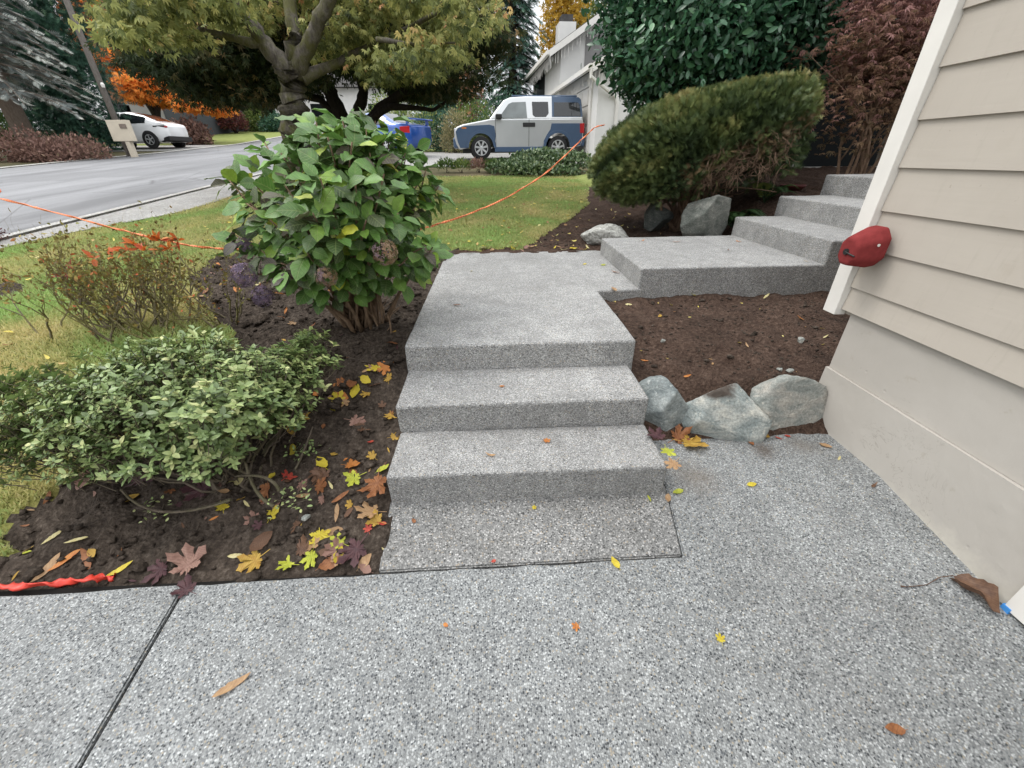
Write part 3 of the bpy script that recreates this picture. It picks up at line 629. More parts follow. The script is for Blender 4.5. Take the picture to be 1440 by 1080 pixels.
for (px, py, Yq, rad, tone, lb) in [(343, 387, 2.3, .062, .14, 'dusky mauve flower head'), (368, 416, 2.3, .055, .10, 'grey-blue faded flower head'), (459, 389, 2.16, .05, .62, 'tan and mauve dried flower head'), (541, 355, 2.2, .062, .60, 'brown dried flower head'), (345, 343, 2.45, .04, .12, 'small dark mauve flower head')]:
    c_ = P(px, py, Yq); d = rdir(170, hr); fo = leaves('flower_head', fl_t, c_ + d * rad * (1 + .1 * hr.normal(size=(170, 1))), unit(np.cross(d, rdir(170, hr))), d, rad * .26, np.clip(hr.normal(tone, .16, 170) + .25 * (d[:, 0] > .2) * (tone > .3), 0, 1), M['floret'], hyd); fo['label'] = lb
    mb = MB(); mb.tube([c_ - [0, 0, 0], c_ * .55 + np.array(hb) * .45 + [0, 0, .18], np.array(hb) + [0, 0, .02]], [.004, .007, .01], 6); mb.build('flower_stalk', M['hyd_stem'], hyd, smooth=True, world=True, fix=False)
# wispy brown dead stems at the foot
rg = np.random.default_rng(3); pp = []; tp = []
for q in range(10): grow(np.array(hb) + [.05 + rg.normal() * .08, rg.normal() * .05, -.02], [rg.normal() * .6, rg.normal() * .5, .8], rg.uniform(.15, .3), .008, 1, pp, tp, rg, .6, .1)
tubes(pp).build('dead_stems', M['hyd_stem'], hyd, smooth=True, world=True, fix=False)

# ================================================================== LOW SHRUB (left front)
M['low_leaf'] = m_leaf('pale_shrub_leaf', [(0, (0.0773, 0.1149, 0.0405)), (0.3, (0.1335, 0.2027, 0.0693)), (0.55, (0.2254, 0.3105, 0.1097)), (0.8, (0.3675, 0.4444, 0.1738)), (1, (0.5672, 0.577, 0.2679))], .34, .15, .55, .2, .3)  # palest stops put the sky's sheen on glossy leaves into the colour
M['twig'] = m_bark('grey_twig', (.085, .065, .05), (.20, .165, .13), (.10, .11, .035), .4)
lb_ = hs(330, 690)
low = thing('azalea_shrub', 'low spreading shrub with small pale green leaves over the dark soil on the left', 'shrub', lb_)
cl = [(*P(60, 585, 1.62), .22, .22, .13), (*P(30, 545, 1.8), .18, .2, .10), (*P(130, 560, 1.66), .24, .24, .15), (*P(200, 530, 1.78), .25, .22, .16), (*P(170, 600, 1.52), .22, .2, .13), (*P(270, 510, 1.82), .24, .22, .15), (*P(260, 585, 1.56), .22, .2, .14), (*P(330, 530, 1.75), .22, .22, .13), (*P(340, 600, 1.58), .16, .17, .12), (*P(390, 520, 1.9), .2, .2, .11), (*P(420, 500, 2.0), .13, .15, .09), (*P(440, 480, 2.1), .10, .12, .07), (*P(215, 640, 1.42), .16, .14, .09), (*P(140, 650, 1.45), .14, .13, .10), (*P(300, 640, 1.45), .13, .12, .08), (*P(400, 580, 1.72), .13, .13, .10), (*P(20, 620, 1.55), .16, .15, .10), (*P(60, 640, 1.5), .2, .16, .11), (*P(110, 600, 1.5), .2, .18, .13), (*P(420, 545, 1.85), .15, .15, .10), (*P(370, 565, 1.68), .17, .16, .11), (*P(450, 510, 1.98), .10, .12, .09), (*P(180, 560, 1.55), .2, .2, .13), (*P(310, 575, 1.55), .2, .2, .13)]
lrn = np.random.default_rng(17)
cp, cd, ci = clumps(cl, 2700, .35, lrn, -.6)
cp = cp[cp[:, 2] > surf(cp[:, 0], cp[:, 1]) + .03]
pos, dd, nn, sz, rn = [], [], [], [], []
lpaths = []
for q in cp:
    ax = unit(q - (np.array(lb_) + [-.15, .1, .02]) + lrn.normal(size=3) * .15 + [0, 0, .25]); tone = np.clip(lrn.normal(.5, .2), 0, 1)
    u_ = unit(np.cross(ax, [.3, .1, .9])); v_ = np.cross(ax, u_); nl = lrn.integers(5, 9); L = lrn.uniform(.024, .044)
    lpaths.append(([q - ax * .10, q - ax * .05 + lrn.normal(size=3) * .005, q], [.0022, .002, .0014]))
    for j in range(nl):
        a = j * 2.4 + lrn.random(); h = .55 if j < 4 else .1; o = math.cos(a) * u_ + math.sin(a) * v_
        pos.append(q - ax * (.028 * j / nl)); dd.append(unit(o + ax * (h + lrn.normal() * .2))); nn.append(unit(ax - o * .3 + lrn.normal(size=3) * .2)); sz.append(L * lrn.uniform(.7, 1.15)); rn.append(np.clip(tone + lrn.normal() * .13, 0, 1))
leaves('foliage', t_variants(.48, [(.05, .12, 0, 1), (.10, .0, .01, .9), (.02, .28, .01, 1.1)]), pos, dd, nn, sz, rn, M['low_leaf'], low)
for tgt in cl:
    c_ = np.array(tgt[:3]); st = np.array(lb_) + [lrn.normal() * .05, lrn.normal() * .04 + .05, -.02]; mid = (st + c_) / 2 + [0, 0, -.09]
    ts = np.linspace(0, 1, 8)[:, None]; pts = (1 - ts) ** 2 * st + 2 * ts * (1 - ts) * mid + ts ** 2 * c_; pts[1:-1] += lrn.normal(size=(6, 3)) * .012; lpaths.append((list(pts), list(np.linspace(.010, .003, 8))))
for q in [(170, 688, 1.45, 230, 720, 1.40, 325, 703, 1.42), (345, 650, 1.5, 360, 690, 1.44, 385, 712, 1.40), (440, 600, 1.8, 425, 640, 1.66, 415, 660, 1.6), (330, 670, 1.46, 372, 672, 1.47, 392, 690, 1.46)]:
    a_, b_, c_ = P(*q[:3]), P(*q[3:6]), P(*q[6:]); ts = np.linspace(0, 1, 9)[:, None]; pts = (1 - ts) ** 2 * a_ + 2 * ts * (1 - ts) * (2 * b_ - (a_ + c_) / 2) + ts ** 2 * c_; pts[:, 2] = np.maximum(pts[:, 2], surf(pts[:, 0], pts[:, 1]) + .006); lpaths.append((list(pts), list(np.linspace(.006, .010, 9))))
tubes(lpaths, 3).build('branches', M['twig'], low, smooth=True, world=True, fix=False)

# ================================================================== BARE TWIGGY SHRUB WITH LAST RED LEAVES
M['red_leaf'] = m_leaf('autumn_red_leaf', [(0, (.30, .02, .02)), (.35, (.46, .07, .02)), (.7, (.58, .16, .03)), (1, (.60, .28, .06))], .5, .35, .35, .2)
M['moss_twig'] = m_bark('mossy_twig', (.12, .10, .07), (.30, .25, .18), (.22, .21, .05), .7)
tb = hs(222, 462); rg = np.random.default_rng(29)
tw = thing('deciduous_azalea', 'nearly bare twiggy shrub with a few orange red leaves at its tips', 'shrub', tb)
pp, tp = [], []
for q in range(62):
    a = rg.uniform(0, 2 * PI); grow(np.array(tb) + [rg.normal() * .26, rg.normal() * .12, -.02], [math.cos(a) * .8, math.sin(a) * .7, .85], rg.uniform(.25, .36), .0075, 3, pp, tp, rg, .5, .4, (2, 3), .68, .2)
anchors = [P(190, 345, 2.9), P(225, 338, 2.9), P(238, 350, 2.85), P(205, 352, 2.8), P(158, 362, 2.8), P(132, 364, 2.8), P(88, 390, 2.7), P(100, 384, 2.75), P(250, 338, 2.95), P(180, 352, 2.85)]
pos, dd, nn, sz, rn = [], [], [], [], []
tpp = np.array([t_[0] for t_ in tp]); ex = []
for i, a in enumerate(anchors):
    j = int(np.argmin(((tpp - a) ** 2).sum(1))); ex.append(([tpp[j], (tpp[j] + a) / 2 + rg.normal(size=3) * .01, a], [.003, .0025, .0015]))
    for q in range(9 if i not in (4, 5, 6, 7) else 4): pos.append(a); dd.append(unit(rg.normal(size=3) * [1, 1, .5] + [0, 0, .45])); nn.append(unit(rg.normal(size=3) * .5 + [0, -.5, 1])); sz.append(rg.uniform(.05, .085)); rn.append(np.clip(rg.normal(.6 if i not in (6, 7) else .1, .2), 0, 1))
leaves('red_leaves', t_ovate(.42, .06, .2, .05), pos, dd, nn, sz, rn, M['red_leaf'], tw)
tubes(pp + ex).build('twigs', M['moss_twig'], tw, smooth=True, world=True, fix=False)
mp_ = np.vstack([np.array(q[0])[rg.integers(1, 5, 3)] for q in pp]); mp_ = mp_[rg.random(len(mp_)) < .8] + rg.normal(size=(len(mp_), 3))[:1] * 0; m = len(mp_)
M['moss_leaf'] = m_leaf('mossy_twig_leaf', [(0, (.12, .085, .03)), (.4, (.20, .17, .05)), (.7, (.24, .25, .06)), (.92, (.34, .20, .07)), (1, (.45, .10, .04))], .7, .2, .2, .25)
leaves('foliage', t_ovate(.5, .05, .15), mp_, rdir(m, rg), rdir(m, rg), rg.uniform(.012, .032, m), rg.random(m), M['moss_leaf'], tw)
# dark red clipped shrub on the verge at the left edge of the picture
M['burg_leaf'] = m_leaf('burgundy_leaf', [(0, (.05, .012, .014)), (.5, (.11, .028, .028)), (.8, (.17, .06, .05)), (1, (.10, .08, .04))], .55, .25, .3, .25)
M['dark_bark'] = m_bark('dark_bark', (.018, .014, .011), (.05, .04, .032))
def bush(name, label, cat, base, cl, n, leaf, mat, tone=(.5, .2), tmpl=None, group=None, shell_=.55, seed=1, stems=6, updir=.3, low_=-.6, stem_r=.02, bark='dark_bark'):
    r_ = np.random.default_rng(seed); t_ = thing(name, label, cat, base, 0, group)
    p, o, i_ = clumps(cl, n, shell_, r_, low_); g_ = surf(np.clip(p[:, 0], NX0, NX1), np.clip(p[:, 1], NY0, NY1 - .01)); g_ = np.where((p[:, 1] < 9.9) & (p[:, 0] > NX0) & (p[:, 0] < NX1), g_, base_z(p[:, 1])); ok = p[:, 2] > g_ + .01; p = p[ok]; o = o[ok]; m = len(p)
    d_ = unit(o * .8 + rdir(m, r_) * .9 + [0, 0, updir]); pt = r_.normal(size=len(cl))[i_[ok]] * .08
    leaves('foliage', tmpl or t_kite(.5, .1), p, d_, unit(o + rdir(m, r_) * .7 + [0, 0, .3]), leaf * r_.uniform(.7, 1.25, m), np.clip(r_.normal(tone[0], tone[1], m) + pt, 0, 1), mat, t_)
    mb = []
    for q in range(stems):
        c_ = np.array(cl[q % len(cl)][:3]) + r_.normal(size=3) * .2 * np.array(cl[q % len(cl)][3:6]); b = np.array(base, float) + [*(r_.normal(size=2) * stem_r * 2), -.03]
        grow(b, c_ - b, float(np.linalg.norm(c_ - b)) * .75, stem_r, 1, mb, [], r_, .5, .1, (2, 3), .4)
    tubes(mb).build('branches', M[bark], t_, smooth=True, world=True, fix=False)
    return t_
eb = hs(-30, 352)
bush('barberry_shrub', 'dark red clipped shrub cut off by the left picture edge near the pavement', 'shrub', eb, [(eb[0], eb[1], eb[2] + .16, .30, .3, .2)], 1500, .028, M['burg_leaf'], (.4, .25), seed=4)

# ================================================================== CLIPPED YEW
M['yew'] = m_leaf('yew_needles', [(0, (0.0244, 0.0408, 0.0185)), (0.3, (0.0558, 0.0867, 0.0312)), (0.55, (0.1044, 0.1427, 0.0472)), (0.78, (0.1859, 0.2123, 0.0721)), (0.93, (0.3037, 0.2906, 0.111)), (1, (0.1992, 0.1354, 0.0709))], .5, .12, .35, .25)
M['yew_wood'] = m_bark('yew_wood', (.12, .075, .05), (.28, .19, .13))
yb = np.array([2.55, 5.75, float(surf(2.55, 5.75))]); yr = np.random.default_rng(41)
yew = thing('yew_shrub', 'wide clipped dark green yew with a bare brown patch low on its right side', 'shrub', yb)
yc = np.array([2.54, 5.75, 1.49])
def yew_pts(n, lo, hi, r_):
    d = rdir(n, r_); e = 3.5; rr = ((np.abs(d[:, 0])) ** e + (np.abs(d[:, 1])) ** e + (np.abs(d[:, 2])) ** e) ** (-1 / e)
    b = d * rr[:, None]; k_ = r_.uniform(lo, hi, n); q = b * k_[:, None]
    bl = 1 + .10 * (fbm(b[:, 0] * 7 + 3, b[:, 2] * 7 + b[:, 1] * 6 + 3, 62, 2) - .45) + .09 * (fbm(b[:, 0] * 2.6 + 9, b[:, 2] * 2.6 + b[:, 1] * 2 + 9, 61, 3) - .45) * 2
    q = q * bl[:, None]
    x_ = q[:, 0] * 1.13; y_ = q[:, 1] * .80; z_ = q[:, 2] * .55 + np.where(q[:, 2] > 0, .25, .25 - .10 * np.clip(-q[:, 2] * 2, 0, 1)) * q[:, 0] + .03
    z_ = z_ - .16 * np.clip(-q[:, 0] - .5, 0, 1) ** 1.5 * (q[:, 2] > 0) 
    hole = (q[:, 2] < -.16 - 1.0 * np.abs(q[:, 0] - .20)) & (q[:, 1] < .3)
    hole |= (q[:, 2] < -.72) & (q[:, 0] > -.2)
    return np.stack([x_, y_, z_], 1) + yc, unit(d), hole, q
p, o, hole, q = yew_pts(34000, .80, 1.03, yr)
ok = ~(hole & (yr.random(len(p)) < .94)) & (p[:, 2] > .58); p, o, q = p[ok], o[ok], q[ok]
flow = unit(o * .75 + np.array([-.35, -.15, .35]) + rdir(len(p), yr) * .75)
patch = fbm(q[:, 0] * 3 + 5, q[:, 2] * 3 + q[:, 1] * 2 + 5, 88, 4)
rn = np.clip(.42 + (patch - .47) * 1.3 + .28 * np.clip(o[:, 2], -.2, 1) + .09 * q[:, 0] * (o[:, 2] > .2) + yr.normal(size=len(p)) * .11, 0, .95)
brown = (np.abs(q[:, 2] + .28 - .4 * q[:, 0]) < .2) & (q[:, 0] > -.4) & (yr.random(len(p)) < .35); rn[brown] = 1
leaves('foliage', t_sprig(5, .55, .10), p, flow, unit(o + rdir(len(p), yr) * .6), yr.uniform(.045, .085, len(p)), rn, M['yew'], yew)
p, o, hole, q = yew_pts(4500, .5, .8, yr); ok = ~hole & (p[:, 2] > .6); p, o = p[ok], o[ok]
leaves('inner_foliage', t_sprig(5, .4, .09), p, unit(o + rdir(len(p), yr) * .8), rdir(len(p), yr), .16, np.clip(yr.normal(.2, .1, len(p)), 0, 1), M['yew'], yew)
yp = []
for i in range(20):
    tgt = yc + np.array([yr.uniform(-.8, .8), yr.uniform(-.4, .4), 0]); tgt[2] = 1.36 + .14 * (tgt[0] - yc[0]) + yr.uniform(0, .2)
    grow(yb + [yr.normal() * .1, yr.normal() * .08, -.05], tgt - yb, float(np.linalg.norm(tgt - yb)) * .62, .03, 1, yp, [], yr, .5, .1, (2, 4))
for i in range(230):   # the bare patch: dead twigs hanging out of the underside
    s_ = yc + np.array([yr.uniform(-.15, .75), yr.uniform(-.80, -.55), 0]); s_[2] = 1.34 + .22 * (s_[0] - yc[0]) + yr.uniform(-.16, .16)
    grow(s_, [-.7 + yr.normal() * .3, -.5 + yr.normal() * .3, -.25 + yr.normal() * .35], yr.uniform(.12, .22), .0055, 1, yp, [], yr, .5, 0, (2, 4), .7)
tubes(yp, 3).build('branches', M['yew_wood'], yew, smooth=True, world=True, fix=False)

# ================================================================== LAUREL, BURGUNDY MAPLE, FERN beside the entry
M['laurel'] = m_leaf('laurel_leaf', [(0, (0.0165, 0.0487, 0.0267)), (0.4, (0.0358, 0.1066, 0.0534)), (0.75, (0.0689, 0.1751, 0.0854)), (1, (0.1171, 0.2436, 0.1134))], .3, .12, .5, .2)
lxc = P(1010, 40, 7.3)
cl = [(*P(1025, 20, 7.4), 1.68, 1.1, 1.15), (*P(955, 55, 7.2), .98, .95, .82), (*P(1110, 40, 7.4), 1.15, .9, .85), (*P(1020, -60, 7.4), 1.65, 1.0, 1.0), (*P(945, 30, 7.25), .72, .85, .9), (*P(1165, 10, 7.3), .75, .7, .8)]
bush('laurel_tree', 'tall rounded glossy green laurel behind the clipped yew', 'tree', (3.4, 7.3, float(surf(3.4, 7.3))), cl, 30000, .105, M['laurel'], (.5, .22), t_ovate(.46, .05, .1), None, .80, 6, 3, .1, -1, .06)
M['jmaple'] = m_leaf('burgundy_maple_leaf', [(0, (0.1207, 0.0859, 0.0435)), (0.3, (0.2233, 0.1357, 0.0819)), (0.55, (0.3265, 0.1735, 0.1498)), (0.8, (0.5008, 0.2913, 0.276)), (1, (0.6946, 0.456, 0.4376))], .6, .3, .25, .25)
mbase = np.array([4.62, 5.55, 1.0]); mr = np.random.default_rng(53)
jm = thing('burgundy_maple', 'feathery burgundy Japanese maple behind the upper steps next to the house corner', 'tree', mbase)
pp, tp = [], []
for i in range(9):
    a = mr.uniform(0, 2 * PI); grow(mbase + [mr.normal() * .12, mr.normal() * .1, 0], [math.cos(a) * .3, math.sin(a) * .25, 1], mr.uniform(.75, 1.05), .022, 3, pp, tp, mr, .42, .22, (2, 3), .72, .12)
tubes(pp).build('trunk', M['yew_wood'], jm, smooth=True, world=True, fix=False)
tpp = np.array([t_[0] for t_ in tp]); sel = mr.integers(0, len(tpp), 5600)
p = tpp[sel] + mr.normal(size=(5600, 3)) * [.17, .17, .11]
ex = mr.random((2600, 3)) * [1.5, .9, 2.3] + mbase + [-.72, -.45, .35]; ex = ex[(ex[:, 2] > 1.65) | (mr.random(2600) < .45)]; p = np.vstack([p, ex]); p = p[(p[:, 2] > 1.42) & (p[:, 0] > 3.98 + .12 * np.sin(p[:, 2] * 9))]
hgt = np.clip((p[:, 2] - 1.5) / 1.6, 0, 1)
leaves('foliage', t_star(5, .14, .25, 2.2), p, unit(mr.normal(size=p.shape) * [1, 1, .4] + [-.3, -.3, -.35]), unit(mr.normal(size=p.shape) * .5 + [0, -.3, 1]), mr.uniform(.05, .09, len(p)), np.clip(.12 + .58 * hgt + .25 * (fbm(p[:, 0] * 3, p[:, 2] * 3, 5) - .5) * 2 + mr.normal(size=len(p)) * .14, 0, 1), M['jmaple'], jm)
M['fern'] = m_leaf('fern_frond', [(0, (0.0216, 0.048, 0.0168)), (0.6, (0.048, 0.102, 0.03)), (1, (0.156, 0.192, 0.048))], .5, .25, .35, .2)
def fern(name, label, base, n, L, seed, up=.9):
    r_ = np.random.default_rng(seed); t_ = thing(name, label, 'fern', base)
    for i in range(n):
        a = 2 * PI * i / n + r_.normal() * .3; d = np.array([math.cos(a), math.sin(a), up + r_.normal() * .2]); l = L * r_.uniform(.7, 1.1); pos, dd, nn, sz = [], [], [], []; m = 22
        pts = [np.array(base) + np.array([d[0], d[1], 0]) * l * .75 * s + np.array([0, 0, d[2] * l * (s - .75 * s * s)]) for s in np.linspace(0, 1, m)]
        for j in range(3, m):
            ax = unit(pts[j] - pts[j - 1]); sd = unit(np.cross(ax, [0, 0, 1.]))
            for s_ in (-1, 1): pos.append(pts[j]); dd.append(unit(sd * s_ + ax * .35 + [0, 0, -.12])); nn.append(unit(np.cross(sd, ax))); sz.append(l * .2 * math.sin(PI * (.12 + .86 * j / m)) + .008)
        f = leaves('frond', t_kite(.3, .02, .05), pos, dd, nn, sz, np.full(len(pos), np.clip(r_.normal(.5, .25), 0, 1)), M['fern'], t_)
        mb = MB(); mb.tube(pts, list(np.linspace(.004, .0012, m)), 4); mb.build('stalk', M['fern'], f, world=True, fix=False)
fern('fern', 'dark green fern between the boulder and the upper steps', (2.98, 5.25, float(surf(2.98, 5.25))), 13, .55, 2)
fern('fern', 'taller yellowish fern under the entry window beside the upper steps', (3.42, 5.42, float(surf(3.42, 5.42))), 8, .50, 9, 1.3)
mb = MB(); mb.lathe([(.10, 0), (.15, .05), (.16, .07), (.145, .07), (.13, .03), (.0, .03)], (0, 0, 0), 'z', 24)
M['terracotta'] = m_plain('dark_red_dish', (.10, .022, .02), .5); o = mb.build('plant_saucer', M['terracotta'], None, smooth=True); o.location = (3.95, 5.75, float(surf(3.95, 5.75)) + .0); tag(o, 'shallow dark red dish on the ground behind the top step', 'dish')

# ================================================================== TREES
def px_path(pts): return [P(x, y, Yq) for x, y, Yq, r in pts], [r for *_, r in pts]
def wiggle(path, rad, r_, m=4, a=.03):
    pts, rr = [], []
    for i in range(len(path) - 1):
        for t_ in np.arange(m) / m: pts.append(path[i] * (1 - t_) + path[i + 1] * t_ + r_.normal(size=3) * a * rad[i] / .1 * .5); rr.append((rad[i] * (1 - t_) + rad[i + 1] * t_) * r_.uniform(.93, 1.08))
    pts.append(path[-1]); rr.append(rad[-1]); return pts, rr
M['moss_bark'] = m_bark('mossy_bark', (.05, .043, .036), (.20, .18, .155), (.10, .10, .03), .8)
M['black_bark'] = m_bark('black_bark', (.010, .008, .007), (.035, .028, .024))
M['olive_leaf'] = m_leaf('olive_maple_leaf', [(0, (0.0749, 0.1013, 0.041)), (0.3, (0.2003, 0.2343, 0.082)), (0.55, (0.3591, 0.3803, 0.131)), (0.75, (0.5507, 0.5214, 0.1953)), (0.9, (0.7324, 0.5427, 0.2503)), (1, (0.7515, 0.4141, 0.214))], .5, .45, .3, .25)
M['dome_leaf'] = m_leaf('dark_laceleaf', [(0, (0.0172, 0.0276, 0.0138)), (0.45, (0.0414, 0.0621, 0.0242)), (0.7, (0.1121, 0.1, 0.0448)), (0.9, (0.2587, 0.1811, 0.0862)), (1, (0.3795, 0.2415, 0.1207))], .6, .25, .2, .25)
r_ = np.random.default_rng(101)
b0 = hs(418, 300); b0 = np.array([P(419, 250, 6.6)[0], 6.6, base_z(6.6) - .1])
ft = thing('maple_tree', 'mossy grey-barked maple with drooping yellow olive leaves behind the hydrangea', 'tree', b0)
pp = [wiggle([b0, P(416, 205, 6.6), P(414, 165, 6.6), P(413, 125, 6.6), P(411, 95, 6.6)], [.27, .20, .175, .16, .15], r_, 5, .03)]
for L in ([(406, 100, 6.6, .12), (372, 62, 6.55, .095), (345, 25, 6.4, .085), (316, -12, 6.2, .07), (270, -50, 5.9, .05)], [(412, 100, 6.6, .11), (417, 55, 6.6, .09), (409, 8, 6.7, .07), (402, -60, 6.8, .06)],
          [(418, 100, 6.6, .11), (437, 55, 6.5, .085), (455, 12, 6.4, .08), (485, -40, 6.3, .06)], [(424, 112, 6.6, .075), (478, 86, 6.9, .05), (530, 60, 7.0, .04), (585, 34, 7.0, .03), (640, 5, 6.0, .02)],
          [(432, 60, 6.5, .06), (470, 30, 6.8, .045), (520, 12, 7.0, .03)], [(372, 62, 6.55, .06), (330, 55, 6.3, .04), (280, 40, 6.0, .02)], [(345, 25, 6.4, .05), (290, 15, 6.0, .035), (225, 10, 5.7, .02)], [(530, 56, 6.2, .03), (580, 62, 6.0, .02), (640, 60, 6.0, .01)]):
    pts, rad = px_path(L); pp.append(wiggle(pts, rad, r_))
tubes(pp, 5, 12).build('trunk', M['moss_bark'], ft, smooth=True, world=True, fix=False)
def layer_cloud(n_cl, xr, yr_, Yr, low, r_, rx=.5, rz=.14):
    out = []
    while len(out) < n_cl:
        x, y = r_.uniform(*xr), r_.uniform(*yr_)
        if y > low(x): continue
        out.append((*P(x, y, r_.uniform(*Yr)), rx * r_.uniform(.6, 1.3), rx * r_.uniform(.6, 1.2), rz * r_.uniform(.7, 1.4)))
    return out
lowL = lambda x: np.interp(x, [95, 130, 165, 200, 260, 330, 380, 420], [-20, 28, 52, 62, 52, 44, 40, 0])
lowR = lambda x: np.interp(x, [425, 450, 500, 560, 620, 670, 700], [20, 84, 100, 112, 100, 80, 40])
tipsz = []
for cl, n, tone, nm in ((layer_cloud(34, (135, 335), (-70, 62), (4.9, 6.3), lowL, r_, .34, .11) + layer_cloud(18, (300, 430), (-60, 50), (7.0, 8.2), lowL, r_, .4, .12), 4200, (.52, .17), 'foliage'), (layer_cloud(70, (430, 695), (-60, 112), (6.6, 8.2), lowR, r_, .40, .13) + layer_cloud(16, (520, 700), (-80, 100), (5.6, 6.3), lowR, r_, .35, .11), 7600, (.50, .17), 'foliage')):
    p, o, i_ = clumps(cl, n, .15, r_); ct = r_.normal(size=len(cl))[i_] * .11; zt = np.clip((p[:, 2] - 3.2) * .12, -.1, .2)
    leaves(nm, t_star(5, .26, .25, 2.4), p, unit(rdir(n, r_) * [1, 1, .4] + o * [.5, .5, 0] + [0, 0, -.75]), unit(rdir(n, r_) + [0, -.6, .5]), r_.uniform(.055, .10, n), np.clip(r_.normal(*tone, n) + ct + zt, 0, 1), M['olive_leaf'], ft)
# dark domed tree behind it
r_ = np.random.default_rng(103); b1 = np.array([P(500, 220, 9.4)[0], 9.4, base_z(9.4) - .1])
dt = thing('laceleaf_maple', 'dark domed tree with black branching trunks behind the mossy maple', 'tree', b1)
pp = []
for L in ([(488, 195, 9.4, .17), (480, 165, 9.4, .15), (466, 132, 9.4, .12), (440, 95, 9.3, .08), (400, 80, 9.2, .05)], [(498, 195, 9.4, .14), (503, 160, 9.3, .11), (512, 128, 9.2, .09), (500, 80, 9.2, .06)], [(504, 190, 9.3, .12), (535, 152, 9.1, .09), (566, 130, 9.0, .07), (610, 118, 8.9, .045), (650, 112, 8.9, .02)], [(508, 180, 9.2, .08), (548, 150, 9.0, .06), (585, 152, 8.9, .04), (610, 155, 8.9, .03), (628, 142, 8.9, .02)], [(480, 165, 9.4, .09), (450, 140, 9.4, .07), (410, 130, 9.4, .05), (350, 125, 9.4, .03)], [(535, 152, 9.1, .05), (560, 142, 9.3, .04), (590, 128, 9.5, .025)]):
    pts, rad = px_path(L); pp.append(wiggle(([b1] if L[0][3] > .1 else []) + pts, ([.2] if L[0][3] > .1 else []) + rad, r_, 4, .02))
tubes(pp, 5, 9).build('trunk', M['black_bark'], dt, smooth=True, world=True, fix=False)
lowD = lambda x: np.interp(x, [195, 215, 250, 300, 350, 395, 430, 520, 560, 620, 670, 695], [55, 92, 112, 130, 138, 136, 112, 100, 122, 142, 144, 110])
cl = layer_cloud(50, (205, 410), (20, 140), (8.4, 10.2), lowD, r_, .7, .26) + layer_cloud(110, (200, 700), (-30, 145), (8.2, 10.6), lowD, r_, .62, .20)
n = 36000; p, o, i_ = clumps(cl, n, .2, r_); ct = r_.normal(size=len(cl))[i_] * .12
leaves('foliage', t_star(5, .22, .2, 2.6), p, unit(rdir(n, r_) + o * .6 + [0, 0, -.5]), unit(rdir(n, r_) * .8 + [0, -.2, .9]), r_.uniform(.07, .13, n), np.clip(r_.normal(.38, .15, n) + ct + .35 * np.clip(o[:, 2], 0, 1) * (p[:, 2] > 3.1), 0, 1), M['dome_leaf'], dt)  # upward leaves high in the crown get a lit brown, light put into colour

def tree(name, label, base, cl, n, leaf, mat, tone=(.5, .2), trunk_r=.2, bark='dark_bark', tmpl=None, seed=1, group=None, shell_=.4, updir=0, limbs=5):
    r_ = np.random.default_rng(seed); t_ = thing(name, label, 'tree', base, 0, group); b = np.array(base, float)
    p, o, i_ = clumps(cl, n, shell_, r_); ok = p[:, 2] > b[2] + .1; p, o, i_ = p[ok], o[ok], i_[ok]; m = len(p)
    leaves('crown', tmpl or t_kite(.55, .1), p, unit(o * .7 + rdir(m, r_) + [0, 0, updir]), unit(o + rdir(m, r_) * .8 + [0, 0, .3]), leaf * r_.uniform(.65, 1.3, m), np.clip(r_.normal(*tone, m) + r_.normal(size=len(cl))[i_] * .1, 0, 1), mat, t_)
    ctr = np.array(cl)[:, :3].mean(0); pp = [([b, b * .6 + np.array([ctr[0], ctr[1], ctr[2]]) * .4, ctr], [trunk_r, trunk_r * .8, trunk_r * .5])]
    for q in range(limbs): c_ = np.array(cl[q % len(cl)][:3]); s_ = b * .55 + ctr * .45; pp.append(([s_, (s_ + c_) / 2 + r_.normal(size=3) * .1, c_], [trunk_r * .5, trunk_r * .35, trunk_r * .12]))
    tubes(pp, 5, 9).build('trunk', M[bark], t_, smooth=True, world=True, fix=False); return t_
def gnd(px, Yq, py=215): q = P(px, py, Yq); return np.array([q[0], Yq, float(base_z(Yq))])
M['orange_leaf'] = m_leaf('orange_leaf', [(0, (0.2783, 0.115, 0.031)), (0.25, (0.6578, 0.253, 0.0414)), (0.5, (0.9, 0.3105, 0.0621)), (0.75, (0.9, 0.414, 0.1035)), (1, (0.759, 0.414, 0.0828))], .6, .4, .2, .25)
M['dark_conifer'] = m_leaf('dark_conifer', [(0, (0.0148, 0.0407, 0.0282)), (0.5, (0.0346, 0.0916, 0.061)), (0.85, (0.0692, 0.1526, 0.0939)), (1, (0.1235, 0.2162, 0.1173))], .6, .1, .25, .25)
M['blue_spruce'] = m_leaf('blue_spruce', [(0, (0.0824, 0.1006, 0.1006)), (0.4, (0.1771, 0.2014, 0.1953)), (0.7, (0.392, 0.4163, 0.3798)), (1, (0.6732, 0.6854, 0.6125))], .6, .1, .25, .25)
M['blue_conifer'] = m_leaf('blue_green_conifer', [(0, (0.0243, 0.0612, 0.0505)), (0.5, (0.0605, 0.1358, 0.101)), (0.85, (0.1211, 0.2299, 0.1575)), (1, (0.2221, 0.3282, 0.2019))], .6, .15, .25, .25)
M['yellow_leaf'] = m_leaf('yellow_leaf', [(0, (.22, .17, .03)), (.4, (.48, .30, .04)), (.75, (.62, .40, .07)), (1, (.35, .32, .08))], .6, .45, .2, .25)
M['green_leaf'] = m_leaf('mid_green_leaf', [(0, (0.0375, 0.075, 0.021)), (0.5, (0.0975, 0.1575, 0.042)), (0.85, (0.195, 0.255, 0.0675)), (1, (0.36, 0.375, 0.12))], .55, .3, .25, .25)
